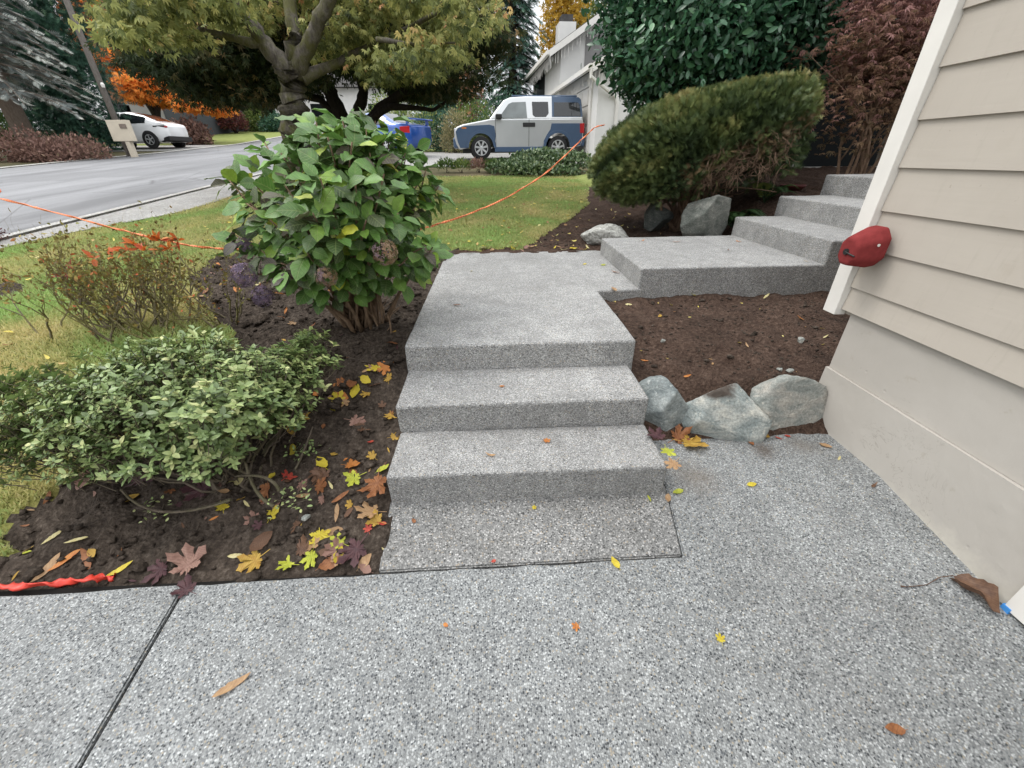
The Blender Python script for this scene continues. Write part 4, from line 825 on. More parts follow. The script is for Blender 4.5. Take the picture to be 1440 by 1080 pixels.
M['tan_leaf'] = m_leaf('tan_grass_leaf', [(0, (0.117, 0.1105, 0.052)), (0.5, (0.26, 0.234, 0.117)), (1, (0.442, 0.39, 0.221))], .7, .3, .2, .25)
M['russet'] = m_leaf('russet_leaf', [(0, (0.1044, 0.0612, 0.0504)), (0.45, (0.2203, 0.1285, 0.1036)), (0.8, (0.3254, 0.2066, 0.158)), (1, (0.2344, 0.2128, 0.1048))], .7, .2, .2, .25)
M['rust_conifer'] = m_leaf('rust_conifer', [(0, (0.156, 0.078, 0.039)), (0.5, (0.338, 0.1625, 0.078)), (1, (0.52, 0.286, 0.143))], .7, .25, .2, .25)
M['tan_bark'] = m_bark('tan_bark', (.14, .11, .09), (.29, .24, .20))
M['dry_twig'] = m_bark('dry_twig', (.16, .12, .09), (.32, .26, .21))
Ym = 31.0
tree('orange_maple', 'orange Japanese maple with layered branches behind the white car', gnd(225, Ym), [(*P(x, y, Ym + dy), rx, rx, rz) for x, y, dy, rx, rz in ((178, 84, 1, 1.6, .5), (210, 92, 1, 1.2, .4), (180, 97, 1, 1.5, .38), (205, 108, 0, 1.0, .3), (190, 116, -.5, 1.2, .42), (220, 121, 0, 1.0, .4), (200, 134, -.3, 1.15, .45), (225, 140, .5, 1.0, .4), (258, 141, 0, 1.0, .45), (275, 148, -.4, 1.25, .42), (305, 152, .6, 1.0, .45), (165, 88, 1, .8, .3), (245, 134, .8, .9, .4))], 10500, .20, M['orange_leaf'], (.48, .22), .28, 'dark_bark', t_star(5, .3, .2, 3), 11, None, .3)
tree('orange_tree', 'tall orange tree partly hidden between the dark cypress and the maple canopy', gnd(112, 42), [(*P(x, y, 42), rx, rx, rz) for x, y, rx, rz in ((116, 22, 1.3, 1.2), (122, 44, 1.3, 1.1), (132, 62, 1.2, .9), (110, 5, 1.2, 1.1), (128, 15, 1.0, 1.0))], 2600, .24, M['orange_leaf'], (.45, .2), .3, 'dark_bark', t_star(5, .3, .2, 3), 12)
cx = gnd(108, 24.5)
tree('cypress_tree', 'dense dark green cypress beside the wooden utility pole', cx, [(*P(x, y, 24.5), rx, 1.4, rz) for x, y, rx, rz in ((112, 175, 1.6, 1.5), (108, 130, 1.65, 1.7), (92, 80, 1.5, 1.8), (72, 30, 1.4, 1.8), (55, -20, 1.3, 1.7), (30, 150, 1.8, 1.8), (35, 90, 1.6, 2.0), (20, 40, 1.5, 2.0), (78, -70, 1.1, 1.6), (128, 195, 1.0, 1.0), (85, 190, 1.6, 1.2), (66, 120, 1.4, 2.0), (60, 60, 1.3, 2.0))], 17000, .26, M['dark_conifer'], (.5, .22), .3, 'dark_bark', t_sprig(4, .4, .12), 13, None, .7, .5)
def conifer(name, label, base, H, z0, Rm, mat, n_wh, per, droop, seed, spr, bark='dark_bark', tone=(.5, .2), tr=.28, group=None, dense=11):
    r_ = np.random.default_rng(seed); t_ = thing(name, label, 'tree', base, 0, group); b = np.array(base, float); pp = [([b - [0, 0, .2], b + [0, 0, H * .5], b + [0, 0, H]], [tr, tr * .6, .03])]; pos, dd, nn, rn, sz = [], [], [], [], []
    for i in range(n_wh):
        z = z0 + (H - z0) * i / n_wh; L = Rm * (1 - (z - z0 * .6) / (H - z0 * .6)) ** .8
        for q in range(per):
            a = r_.uniform(0, 2 * PI); l = L * r_.uniform(.7, 1.12); h = np.array([math.cos(a), math.sin(a), 0]); s = np.linspace(0, 1, 7); pts = b + np.array([0, 0, z]) + h * (s * l)[:, None] + np.array([0, 0, 1]) * (.10 * l * s - droop * l * s * s)[:, None]
            pp.append((list(pts), list(np.linspace(.035, .008, 7)))); bt = r_.normal() * .12; side = np.array([-h[1], h[0], 0])
            for j in range(dense):
                t = r_.uniform(.18, 1.0); k_ = t * 6; i0 = min(5, int(k_)); c_ = pts[i0] + (pts[i0 + 1] - pts[i0]) * (k_ - i0); sgn = r_.choice([-1, 1])
                pos.append(c_); dd.append(unit(h * .7 + side * sgn * r_.uniform(.2, .9) + [0, 0, -droop * r_.uniform(.3, 1.6)])); nn.append(unit(np.array([0, 0, 1.0]) + r_.normal(size=3) * .4)); rn.append(np.clip(r_.normal(*tone) + bt + .18 * (t - .6), 0, 1)); sz.append(spr * r_.uniform(.6, 1.2) * (1.1 - .35 * t))
    leaves('crown', t_sprig(6, .30, .075), pos, dd, nn, sz, rn, mat, t_); tubes(pp, 4, 9).build('trunk', M[bark], t_, smooth=True, world=True, fix=False); return t_
conifer('blue_spruce', 'blue-grey spruce with drooping silvery branches and tan trunk at the left edge', gnd(48, 20.5), 12.5, 2.3, 3.1, M['blue_spruce'], 36, 9, .42, 14, .42, 'tan_bark', (.52, .24), .36, None, 30)
conifer('cedar_tree', 'blue-green drooping conifer between the rusty cedar and the white gabled house', gnd(722, 25.5), 13, .4, 2.3, M['blue_conifer'], 46, 9, .55, 15, .42, 'dark_bark', (.45, .2), .25, None, 24)
conifer('cedar_tree', 'thin rusty brown dying cedar behind the silver and blue car', gnd(667, 24), 8.0, .5, .95, M['rust_conifer'], 34, 7, .6, 16, .42, 'tan_bark', (.5, .22), .12, None, 9)
yt = P(795, 25, 40)
tree('birch_tree', 'golden yellow tree far behind the chimney of the white house', gnd(795, 40), [(*P(x, y, 40), rx, 1.5, rz) for x, y, rx, rz in ((785, 8, 1.3, 1.3), (800, 28, 1.3, 1.1), (778, 42, 1.1, 1.2), (808, 5, 1.2, 1.3), (790, -25, 1.4, 1.4), (772, 62, .9, 1.2))], 2200, .24, M['yellow_leaf'], (.5, .2), .18, 'tan_bark', t_star(4, .4, .2, 3), 17)
tree('birch_tree', 'pale green-yellow tree beside the golden one beyond the roof ridge', gnd(832, 42), [(*P(x, y, 42), rx, 1.4, rz) for x, y, rx, rz in ((828, 20, 1.0, 1.4), (838, -5, 1.1, 1.4), (820, 42, .8, 1.0))], 1000, .22, M['green_leaf'], (.8, .15), .16, 'tan_bark', t_star(4, .4, .2, 3), 18)
bt_ = gnd(862, 38); r_ = np.random.default_rng(19); t_ = thing('bare_tree', 'leafless pale twiggy tree showing above the upper roof', 'tree', bt_); pp = []
grow(bt_, [0.05, 0, 1], 7.2, .16, 4, pp, [], r_, .38, .5, (3, 4), .62, .08); tubes(pp, 3).build('trunk', M['dry_twig'], t_, smooth=True, world=True, fix=False)
for i, (px, Yq, lab, mt, H) in enumerate(((250, 62, 'tall evergreen far behind the dark grey house', 'dark_conifer', 17), (330, 75, 'far evergreen above the burgundy round shrub', 'blue_conifer', 17), (395, 66, 'far evergreen behind the long pale house, left of the mossy trunk', 'dark_conifer', 16), (470, 72, 'far evergreen behind the long pale house, right of the mossy trunk', 'blue_conifer', 18), (560, 58, 'far evergreen seen over the blue car', 'dark_conifer', 15), (290, 68, 'far evergreen between the dark grey house and the burgundy shrub', 'dark_conifer', 16), (515, 64, 'far evergreen behind the forked black trunks', 'dark_conifer', 17), (432, 80, 'farthest evergreen right behind the mossy trunk', 'dark_conifer', 20), (630, 50, 'far evergreen left of the rusty cedar', 'blue_conifer', 14))):
    conifer('evergreen_tree', lab, gnd(px, Yq), H, 1.2, 3.4, M[mt], 26, 9, .4, 200 + i, 1.7, 'dark_bark', (.5, .2), .3, 'evergreens on the skyline', 12)
# shrubs across the road and behind the cars
g_ = gnd(318, 41); c0 = P(327, 172, 41)
bush('burgundy_shrub', 'round burgundy shrub on the far lawn', 'shrub', g_ * [0, 1, 1] + [c0[0], 0, 0], [(*c0, 1.05, 1.0, .85)], 3200, .16, M['burg_leaf'], (.5, .22), seed=21, stem_r=.05)
for i, (px, py, Yq, rx, rz, mt, lab, tn) in enumerate(((30, 208, 18.5, 1.15, .62, 'russet', 'russet brown bush at the left edge below the blue spruce', .45), (105, 212, 19.2, 1.05, .55, 'russet', 'russet brown bush at the foot of the dark cypress', .55), (68, 216, 18.2, .8, .45, 'russet', 'lower reddish bush between the two russet bushes', .35), (8, 180, 21.5, .8, .6, 'green_leaf', 'olive green bush behind the russet bush by the spruce trunk', .3),
    (268, 187, 30.0, 1.0, .75, 'russet', 'brown rounded shrub at the rear of the white car', .4), (300, 176, 46, .6, .5, 'dark_conifer', 'small dark green shrub beside the far silver car', .6), (358, 166, 44, .9, 1.2, 'green_leaf', 'pale green small tree in front of the long pale house', .7), (385, 172, 43, 1.0, .7, 'dark_conifer', 'dark low shrub before the long pale house', .6),
    (575, 160, 22.5, 1.4, 1.5, 'green_leaf', 'tall yellow-green shrub behind the blue car', .75), (545, 165, 23.5, 1.0, 1.3, 'green_leaf', 'yellow-green shrub left of the tall one behind the blue car', .6), (618, 176, 22.2, 1.1, 1.0, 'dark_conifer', 'dark green shrub right of the blue car tail', .7), (640, 182, 20.6, .55, .72, 'tan_leaf', 'tan dry grassy shrub in front of the silver and blue car nose', .5), (668, 168, 21.5, 1.0, .8, 'green_leaf', 'bright green leafy shrub behind the silver and blue car bonnet', .55), (700, 160, 23, 1.0, 1.0, 'dark_conifer', 'dark shrub under the drooping conifer', .7))):
    c_ = P(px, py, Yq); bb = np.array([c_[0], Yq, float(base_z(Yq))]); hz = max(rz, (c_[2] - bb[2]) * .6)
    bush('shrub', lab, 'shrub', bb, [(c_[0], c_[1], c_[2], rx, rx * .8, rz), (c_[0] - rx * .45, c_[1], (c_[2] + bb[2]) / 2, rx * .8, rx * .7, hz * .8), (c_[0] + rx * .45, c_[1] - .1, (c_[2] + bb[2]) / 2, rx * .75, rx * .7, hz * .8)], 2600, .12 if Yq < 30 else .2, M[mt], (tn, .2), t_kite(.3 if mt == 'tan_leaf' else .5, .1), None, .5, 300 + i, 5, .5, -1, .03)
# ivy and border plants on the near side of the neighbour's drive
M['ivy'] = m_leaf('ivy_leaf', [(0, (0.0308, 0.063, 0.0252)), (0.4, (0.07, 0.126, 0.049)), (0.75, (0.154, 0.217, 0.098)), (1, (0.308, 0.364, 0.196))], .4, .15, .45, .25)
iv = gnd(755, 12.6, 240); cl = [(*P(760, 230, 12.6), .85, .75, .30), (*P(720, 238, 12.4), .65, .6, .22), (*P(800, 232, 12.5), .6, .7, .30), (*P(745, 240, 12.0), .7, .6, .2), (*P(785, 244, 11.9), .6, .5, .16)]
bush('ivy_mound', 'low mound of green ivy below the silver and blue car', 'ivy', iv, cl, 7000, .075, M['ivy'], (.5, .25), t_ovate(.7, .03, .1), None, .75, 31, 4, .4, -.3, .012)
for i, (px, lab, mt, tn) in enumerate(((628, 'sparse border plant nearest the blue car tail', 'green_leaf', .4), (650, 'low yellow-green border plant left of the ivy', 'green_leaf', .7), (673, 'brownish border plant next to the ivy mound', 'russet', .6), (692, 'green border plant touching the ivy mound', 'green_leaf', .5))):
    c_ = P(px, 236, 12.7); bush('border_plant', lab, 'plant', [c_[0], 12.7, float(base_z(12.7))], [(c_[0], 12.7, c_[2], .28, .3, .2)], 420, .08, M[mt], (tn, .2), t_kite(.35, .1), 'plants along the far edge of the lawn', .3, 330 + i, 5, .8, -.2, .008)

# ================================================================== VEHICLES
M['silver'] = m_plain('silver_paint', (.60, .615, .62), .28, .5, .55, .03, 3, .6)
M['car_blue'] = m_plain('slate_blue_cladding', (.050, .088, .155), .42, .5, .1, .06, 3, .2)
M['white_car'] = m_plain('white_car_paint', (.80, .81, .82), .25, .5, 0, .02, 3, .7)
M['bright_blue'] = m_plain('bright_blue_paint', (.012, .075, .34), .3, .5, .2, .04, 3, .8)
M['pale_silver'] = m_plain('pale_silver_paint', (.50, .53, .55), .3, .5, .3, .03, 3, .5)
M['tyre'] = m_plain('tyre_rubber', (.018, .018, .019), .8, .3)
M['rim'] = m_plain('alloy_rim', (.55, .56, .57), .35, .5, .6, .05)
M['car_glass'] = m_plain('tinted_car_glass', (.016, .019, .022), .05, .7, 0, .1)
M['clear_glass'] = m_plain('front_door_glass', (.16, .18, .18), .06, .7, 0, .25, 2)
M['red_lamp'] = m_plain('red_lamp_lens', (.42, .015, .02), .2, .6, 0, .1)
M['clear_lamp'] = m_plain('clear_lamp_lens', (.60, .62, .64), .15, .7, .2, .1)
M['amber'] = m_plain('amber_lens', (.55, .18, .03), .3)
def wheel(root, x, y, r, w, side, ns=7):
    prof = [(r * .60, -w / 2), (r * .90, -w / 2), (r * .985, -w * .36), (r, -w * .2), (r, w * .2), (r * .985, w * .36), (r * .90, w / 2), (r * .60, w / 2)]
    mb = MB(); mb.lathe(prof, (x, y, r), 'y', 32); t_ = mb.build('wheel', M['tyre'], root, smooth=True)
    o = y + side * w * .5; mb = MB()
    n = 32; V = []; 
    for (rr, h) in ((r * .64, .004), (r * .66, .012), (r * .60, .012), (r * .56, -.03), (r * .50, -.05)):
        for q in range(n): a = 2 * PI * q / n; V.append((x + rr * math.cos(a), o + side * h, r + rr * math.sin(a)))
    mb.add(V, [(i * n + q, i * n + (q + 1) % n, (i + 1) * n + (q + 1) % n, (i + 1) * n + q) for i in range(4) for q in range(n)])
    for q in range(ns):
        a = 2 * PI * q / ns + .2; c, s = math.cos(a), math.sin(a); pr = []
        for (rr, hw, h) in ((r * .10, r * .075, .0), (r * .60, r * .095, .006)):
            for sg in (-1, 1): pr.append((x + rr * c - sg * hw * s, o + side * (h), r + rr * s + sg * hw * c))
        back = [(p[0], p[1] - side * .04, p[2]) for p in pr]; mb.add(pr + back, [(0, 1, 3, 2), (4, 6, 7, 5), (0, 2, 6, 4), (1, 5, 7, 3), (2, 3, 7, 6), (0, 4, 5, 1)])
    mb.lathe([(r * .15, -.03), (r * .15, .008), (r * .1, .014)] if side > 0 else [(r * .1, -.014), (r * .15, -.008), (r * .15, .03)], (x, o, r), 'y', 16)
    mb.build('rim', M['rim'], t_)
    mb = MB(); mb.lathe([(r * .58, -.005), (r * .58, .005)], (x, o - side * .07, r), 'y', 24); mb.build('brake_disc', M['black'], t_)
def arc(cx, cz, r, a0, a1, n=10): return [(cx + r * math.cos(math.radians(a0 + (a1 - a0) * i / n)), cz + r * math.sin(math.radians(a0 + (a1 - a0) * i / n))) for i in range(n + 1)]
def suv(label, loc, rotz):
    t_ = thing('parked_suv', label, 'car', loc, rotz); FA, RA, WR = 1.29, -1.285, .335
    low = arc(RA, WR, .42, 0, 180)[::-1]; lof = arc(FA, WR, .42, 0, 180)[::-1]
    body = [(-2.07, .36)] + low + lof + [(2.0, .30), (2.10, .42), (2.15, .62), (2.13, .84), (2.06, .93), (1.85, 1.00), (1.0, 1.14), (.9, 1.15), (-2.09, 1.16), (-2.13, 1.0), (-2.15, .6)]
    mb = MB(); mb.prism(body, lambda x, z: (x, -.875, z), lambda x, z: (x, .875, z)); mb.build('body', M['silver'], t_, bevel=.035, seg=3)
    gy = lambda z: .868 - max(0, z - 1.14) / .62 * .13
    cab = [(1.0, 1.13), (.50, 1.66), (.30, 1.735), (-.2, 1.765), (-1.2, 1.765), (-1.95, 1.735), (-2.03, 1.68), (-2.10, 1.13)]
    mb = MB(); mb.prism(cab, lambda x, z: (x, -gy(z), z), lambda x, z: (x, gy(z), z)); mb.build('cabin', M['silver'], t_, bevel=.03, seg=3)
    def panel(name, poly, mat, e, par=None, th=.02, sides=(-1, 1), glassy=False):
        for s in sides:
            mb = MB(); yy = (lambda z: gy(z)) if glassy else (lambda z: .877)
            mb.prism(poly, lambda x, z: (x, s * (yy(z) + e - th), z), lambda x, z: (x, s * (yy(z) + e), z)); p_ = mb.build(name, mat, par or t_, bevel=.006)
            if s > 0: keep_ = p_
        return keep_
    panel('front_fender', [(.86, .34)] + arc(FA, WR, .42, 180, 0)[1:] + [(1.98, .34), (2.05, .50), (2.10, .80), (2.02, .90), (1.80, .955), (1.0, .99), (.84, .95), (.80, .7)], M['car_blue'], .012)
    panel('rear_quarter', [(-.86, .34), (-.80, .52), (-.90, .70), (-1.02, .86), (-1.05, 1.02), (-2.08, 1.02), (-2.11, .6), (-2.06, .40)] + arc(RA, WR, .42, 180, 0), M['car_blue'], .012)
    panel('fender_flare', arc(FA, WR, .50, 178, 2) + arc(FA, WR, .415, 2, 178), M['car_blue'], .045, th=.05); panel('fender_flare', arc(RA, WR, .50, 178, 2) + arc(RA, WR, .415, 2, 178), M['car_blue'], .045, th=.05)
    panel('sill', [(.84, .22), (-.84, .22), (-.84, .36), (.84, .36)], M['car_blue'], .03, th=.12)
    panel('rear_pillar', [(-1.06, 1.20), (-1.05, 1.76), (-1.93, 1.74), (-2.02, 1.68), (-2.085, 1.20)], M['car_blue'], .010, glassy=True)
    panel('rear_window', [(-1.12, 1.215), (-1.12, 1.60), (-1.90, 1.60), (-1.97, 1.55), (-2.02, 1.215)], M['car_glass'], .018, glassy=True)
    d = panel('front_door', [(.80, .37), (.80, .96), (.78, 1.12), (.38, 1.58), (-.28, 1.68), (-.29, .37)], M['silver'], .004, glassy=False) if False else None
    panel('door_window', [(.70, 1.165), (.36, 1.555), (.24, 1.60), (-.20, 1.615), (-.24, 1.175)], M['clear_glass'], .012, glassy=True)
    panel('door_window', [(-.42, 1.26), (-.40, 1.615), (-.93, 1.615), (-.95, 1.30), (-.86, 1.20), (-.50, 1.20)], M['car_glass'], .012, glassy=True)
    for s in (-1, 1):
        mb = MB(); mb.box(-.505, -.10, s * .880 - .014, s * .880 + .014, .925, 1.045); mb.build('door_handle', M['black'], t_, bevel=.012)
        for xx in (.80, -.30): mb = MB(); mb.box(xx - .006, xx + .006, s * .876 - .004, s * .876 + .004, .37, 1.14); mb.build('door_gap', M['black'], t_)
        mb = MB(); mb.box(.60, .80, s * 1.0 - .11, s * 1.0 + .06, 1.13, 1.27); mb.build('mirror', M['black'], t_, bevel=.03)
        mb = MB(); mb.prism([(-2.02, .74), (-2.0, 1.02), (-2.155, 1.02), (-2.165, .74)], lambda x, z: (x, s * .70, z), lambda x, z: (x, s * .895, z)); mb.build('taillight', M['red_lamp'], t_, bevel=.01)
        mb = MB(); mb.box(1.93, 2.145, s * .73 - .13, s * .73 + .13, .72, .90); mb.build('headlight', M['clear_lamp'], t_, bevel=.02)
        mb = MB(); mb.box(1.75, 1.9, s * .886 - .006, s * .886 + .006, .88, .92); mb.build('turn_signal', M['amber'], t_)
        for xx in (FA, RA): wheel(t_, xx, s * .80, WR, .21, s)
        mb = MB(); mb.box(-1.9, .25, s * .66 - .03, s * .66 + .03, 1.755, 1.80); mb.build('roof_rail', M['car_blue'], t_, bevel=.015)
    mb = MB(); mb.prism([(.97, 1.20), (.53, 1.655), (.515, 1.64), (.955, 1.185)], lambda x, z: (x + .016, -gy(z) + .08, z + .016), lambda x, z: (x + .016, gy(z) - .08, z + .016)); mb.build('windscreen', M['car_glass'], t_)
    mb = MB(); mb.box(2.02, 2.20, -.86, .86, .34, .64); mb.build('bumper', M['car_blue'], t_, bevel=.05, seg=3)
    mb = MB(); mb.box(2.05, 2.165, -.58, .58, .72, .88); mb.build('grille', M['black'], t_, bevel=.02)
    mb = MB(); mb.box(-2.22, -2.08, -.86, .86, .36, .66); mb.build('bumper', M['car_blue'], t_, bevel=.05, seg=3)
    mb = MB(); mb.prism([(-2.035, 1.66), (-2.098, 1.2), (-2.115, 1.2), (-2.05, 1.66)], lambda x, z: (x, -gy(z) + .1, z), lambda x, z: (x, gy(z) - .1, z)); mb.build('tailgate_window', M['car_glass'], t_)
    mb = MB(); mb.box(-1.9, .2, -.6, .6, 1.752, 1.778); mb.build('roof', M['car_blue'], t_, bevel=.01)
    mb = MB(); mb.box(-1.9, 1.9, -.6, .6, .2, .32); mb.build('underbody', M['black'], t_)
    return t_
def gz(X_, Y_): return float(base_z(Y_)) + .034
suv('boxy silver car with slate blue fenders and roof parked before the white garage', (.92, 16.55, gz(0, 16.55)), PI + .066)

def loft_car(name, label, loc, rotz, L, W, top, roofw, belt, bot, paint, axles, wr, wins, wind, rear, extras):
    """saloon or crossover hull from stations along its length; +x is the nose"""
    t_ = thing(name, label, 'car', loc, rotz); xs = np.linspace(-L / 2, L / 2, 45); f = lambda c, x: float(np.interp(x, [q[0] for q in c], [q[1] for q in c]))
    hw = lambda x: W / 2 * (1 - .30 * abs(2 * x / L) ** 7 - .03 * abs(2 * x / L) ** 2)
    def ring(x):
        w_, tz, bz_, rw, zb = hw(x), f(top, x), f(belt, x), f(roofw, x) * W / 2, f(bot, x); bz_ = min(bz_, tz - .02); rw = min(rw, w_)
        half = [(0, zb), (w_ * .85, zb), (w_ * .96, zb + .08), (w_, zb + .30), (w_ * .985, bz_ - .06), (w_ * .95, bz_), (w_ * .95 + (rw - w_ * .95) * .5, bz_ + (tz - bz_) * .55), (rw, bz_ + (tz - bz_) * .86), (rw * .86, bz_ + (tz - bz_) * .97), (rw * .5, tz), (0, tz + .008)]
        return half
    m = 11; V = []
    for x in xs:
        h = ring(x); V += [(x, y, z) for y, z in h] + [(x, -y, z) for y, z in h[-2:0:-1]]
    k_ = 2 * m - 2; Fc = [(i * k_ + q, i * k_ + (q + 1) % k_, (i + 1) * k_ + (q + 1) % k_, (i + 1) * k_ + q) for i in range(len(xs) - 1) for q in range(k_)] + [list(range(k_))[::-1], [(len(xs) - 1) * k_ + q for q in range(k_)]]
    mb = MB(); mb.add(V, Fc); mb.build('body', paint, t_, smooth=True)
    for s in (-1, 1):
        for (xa, xb, za, zb) in wins:
            V = []; nn_ = 10
            for x in np.linspace(xa, xb, nn_):
                h = ring(x); (y5, z5), (y6, z6), (y7, z7) = h[5], h[6], h[7]
                for t in np.linspace(za, zb, 4): 
                    yy = y5 + (y6 - y5) * min(1, t / .55) if t < .55 else y6 + (y7 - y6) * (t - .55) / .31; zz = z5 + (z7 - z5) * t / .86; V.append((x, s * (yy + .012), zz))
            mb = MB(); mb.add(V, [(i * 4 + j, i * 4 + j + 1, (i + 1) * 4 + j + 1, (i + 1) * 4 + j) for i in range(nn_ - 1) for j in range(3)]); mb.build('side_window', M['car_glass'], t_, smooth=True)
        for xx in axles:
            mb = MB(); mb.lathe([(wr * 1.14, -.06), (wr * 1.14, .012), (wr * .5, .013)] if s > 0 else [(wr * .5, -.013), (wr * 1.14, -.012), (wr * 1.14, .06)], (xx, s * hw(xx), wr), 'y', 28); mb.build('wheel_arch', M['black'], t_)
            wheel(t_, xx, s * (hw(xx) - .085), wr, .22, s, 5)
        for (nm, x0, x1, z0, z1, yin, mt) in extras:
            mb = MB(); xm = (x0 + x1) / 2; w_ = hw(xm); mb.prism([(x0, z0), (x1, z0 + .01), (x1, z1 - .02), (x0, z1)], lambda x, z: (x, s * (hw(x) * yin), z), lambda x, z: (x, s * (hw(x) * 1.0 + .012), z)); mb.build(nm, M[mt], t_, bevel=.012)
    for (nm, (xa, xb)) in (('windscreen', wind), ('rear_window', rear)):
        V = []
        for x in np.linspace(xa, xb, 8):
            for t in np.linspace(-.80, .80, 7): V.append((x, t * f(roofw, x) * W / 2, f(top, x) + .014 - .03 * t * t))
        mb = MB(); mb.add(V, [(i * 7 + j, i * 7 + j + 1, (i + 1) * 7 + j + 1, (i + 1) * 7 + j) for i in range(7) for j in range(6)]); mb.build(nm, M['car_glass'], t_, smooth=True)
    return t_
wt = [(-2.37, .95), (-2.25, 1.08), (-1.9, 1.16), (-1.2, 1.46), (-.4, 1.615), (.2, 1.60), (.7, 1.43), (1.25, 1.08), (2.0, .90), (2.37, .68)]
ww = [(-2.37, .80), (-1.9, .78), (-1.2, .68), (0, .64), (.7, .68), (1.25, .85), (2.37, .82)]
wc_ = loft_car('parked_car', 'white rounded crossover car parked in the drive across the road', (-19.0, 26.5, gz(0, 26.5)), PI - .10, 4.75, 1.92, wt, ww, [(-2.37, .93), (-1.6, 1.06), (0, .99), (1.2, .93), (2.37, .66)], [(-2.37, .42), (-2.1, .25), (2.1, .22), (2.37, .36)], M['white_car'], (1.45, -1.44), .355,
         [(-1.42, -.1, .10, .84), (-.02, .78, .06, .84)], (.35, 1.18), (-1.85, -.7), [('taillight', -2.28, -1.80, .90, .99, .6, 'black'), ('taillight', -2.36, -2.26, .88, .97, .55, 'red_lamp')])
mb = MB(); mb.prism([(-2.40, .30), (-1.9, .24), (-1.9, .40), (-2.415, .52)], lambda x, z: (x, -.80, z), lambda x, z: (x, .80, z)); mb.build('rear_bumper', M['black'], wc_, bevel=.03)
bt = [(-2.2, .92), (-2.05, 1.0), (-1.55, 1.03), (-.85, 1.38), (-.2, 1.435), (.3, 1.40), (1.05, 1.02), (1.9, .86), (2.2, .66)]
bc = loft_car('parked_car', 'bright blue saloon car half hidden behind the hydrangea', (-4.45, 19.1, gz(0, 19.1)), PI - .55, 4.4, 1.74, bt, [(-2.2, .86), (-1.55, .82), (-.85, .64), (.2, .62), (1.05, .85), (2.2, .8)], [(-2.2, .9), (-1.5, .95), (0, .93), (1.2, .88), (2.2, .62)], [(-2.2, .38), (-2.0, .22), (2.0, .2), (2.2, .32)], M['bright_blue'], (1.33, -1.2), .32,
         [(-1.15, -.32, .12, .84), (-.24, .72, .08, .84)], (.32, 1.0), (-1.5, -.88), [('taillight', -2.17, -1.86, .70, .92, .45, 'red_lamp')])
mb = MB()
for s in (-.55, .55): mb.box(-2.12, -2.0, s - .03, s + .03, .99, 1.14)
mb.box(-2.22, -1.96, -.72, .72, 1.13, 1.17); mb.build('spoiler', M['bright_blue'], bc, bevel=.012)
for i, (px, Yq, rz, lab) in enumerate(((284, 50, -PI / 2 - .3, 'far silver car facing the street below the orange maple'), (261, 52, -PI / 2 - .3, 'far silver car half hidden behind the brown shrub'))):
    q = P(px, 178, Yq); loft_car('parked_car', lab, (q[0], Yq, gz(0, Yq) - .03), rz, 4.5, 1.8, bt, [(-2.2, .86), (-1.55, .82), (-.85, .64), (.2, .62), (1.05, .85), (2.2, .8)], [(-2.2, .9), (0, .93), (1.2, .88), (2.2, .62)], [(-2.2, .38), (-2.0, .22), (2.0, .2), (2.2, .32)], M['pale_silver'], (1.33, -1.2), .32, [(-1.15, .72, .1, .84)], (.32, 1.0), (-1.5, -.88), [('headlight', 1.9, 2.1, .6, .74, .5, 'clear_lamp')])

# ================================================================== HOUSES ACROSS THE LAWN AND ROAD
M['white_wall'] = m_plain('white_house_wall', (.70, .695, .67), .7, .2, 0, .06, 2)
M['grey_gable'] = m_plain('grey_gable_siding', (.24, .235, .23), .8, .2, 0, .08, 3)
M['shingle'] = m_plain('dark_roof_shingle', (.075, .072, .07), .9, .1, 0, .25, 9)
M['charcoal'] = m_plain('charcoal_house_wall', (.065, .07, .078), .8, .2, 0, .1, 2)
M['brown_board'] = m_plain('brown_trim_board', (.22, .10, .05), .7)
nh = thing('white_gabled_house', 'white two-storey gabled house with icicle lights and garage beyond the lawn', 'house', (3.35, 15.1, 1.28), .066)
rngh = random.Random(8)
def gable(x0, x1, y0, y1, ze, zr, over, wall, zbase, gmat):
    xm = (x0 + x1) / 2; mb = MB(); mb.prism([(x0, zbase), (x1, zbase), (x1, ze), (xm, zr), (x0, ze)], lambda x, z: (x, y0, z), lambda x, z: (x, y1, z)); mb.build('wall', wall, nh)
    sl = (zr - ze) / (xm - x0); xl, xr = x0 - over, x1 + over; zl = ze - sl * over
    mb = MB(); mb.prism([(xl, zl + .03), (xm, zr + .03), (xr, zl + .03), (xr, zl + .19), (xm, zr + .19), (xl, zl + .19)], lambda x, z: (x, y0 - .42, z), lambda x, z: (x, y1 + .4, z)); rf = mb.build('roof', M['shingle'], nh)
    mb = MB(); mb.prism([(xl - .02, zl - .06), (xm, zr - .06), (xr + .02, zl - .06), (xr + .02, zl + .16), (xm, zr + .16), (xl - .02, zl + .16)], lambda x, z: (x, y0 - .47, z), lambda x, z: (x, y0 - .424, z)); mb.build('rake_board', M['white_paint'], rf)
    mb = MB(); mb.box(xl - .12, xl - .003, y0 - .42, y1 + .4, zl + .02, zl + .15); mb.build('gutter', M['white_paint'], rf)
    mb = MB()   # strings of icicle lights below the eaves
    q = 0.
    while q < y1 - y0: mb.tube([(xl + .06, y0 - .3 + q, zl + .03), (xl + .07, y0 - .3 + q, zl - rngh.uniform(.12, .42))], .009, 4); q += rngh.uniform(.09, .16)
    q = 0.
    while q < xm - xl: mb.tube([(xl + q, y0 - .38, zl + q * sl - .03), (xl + q, y0 - .38, zl + q * sl - rngh.uniform(.12, .45))], .009, 4); q += rngh.uniform(.09, .16)
    mb.build('icicle_lights', M['white_paint'], rf); return xl, zl
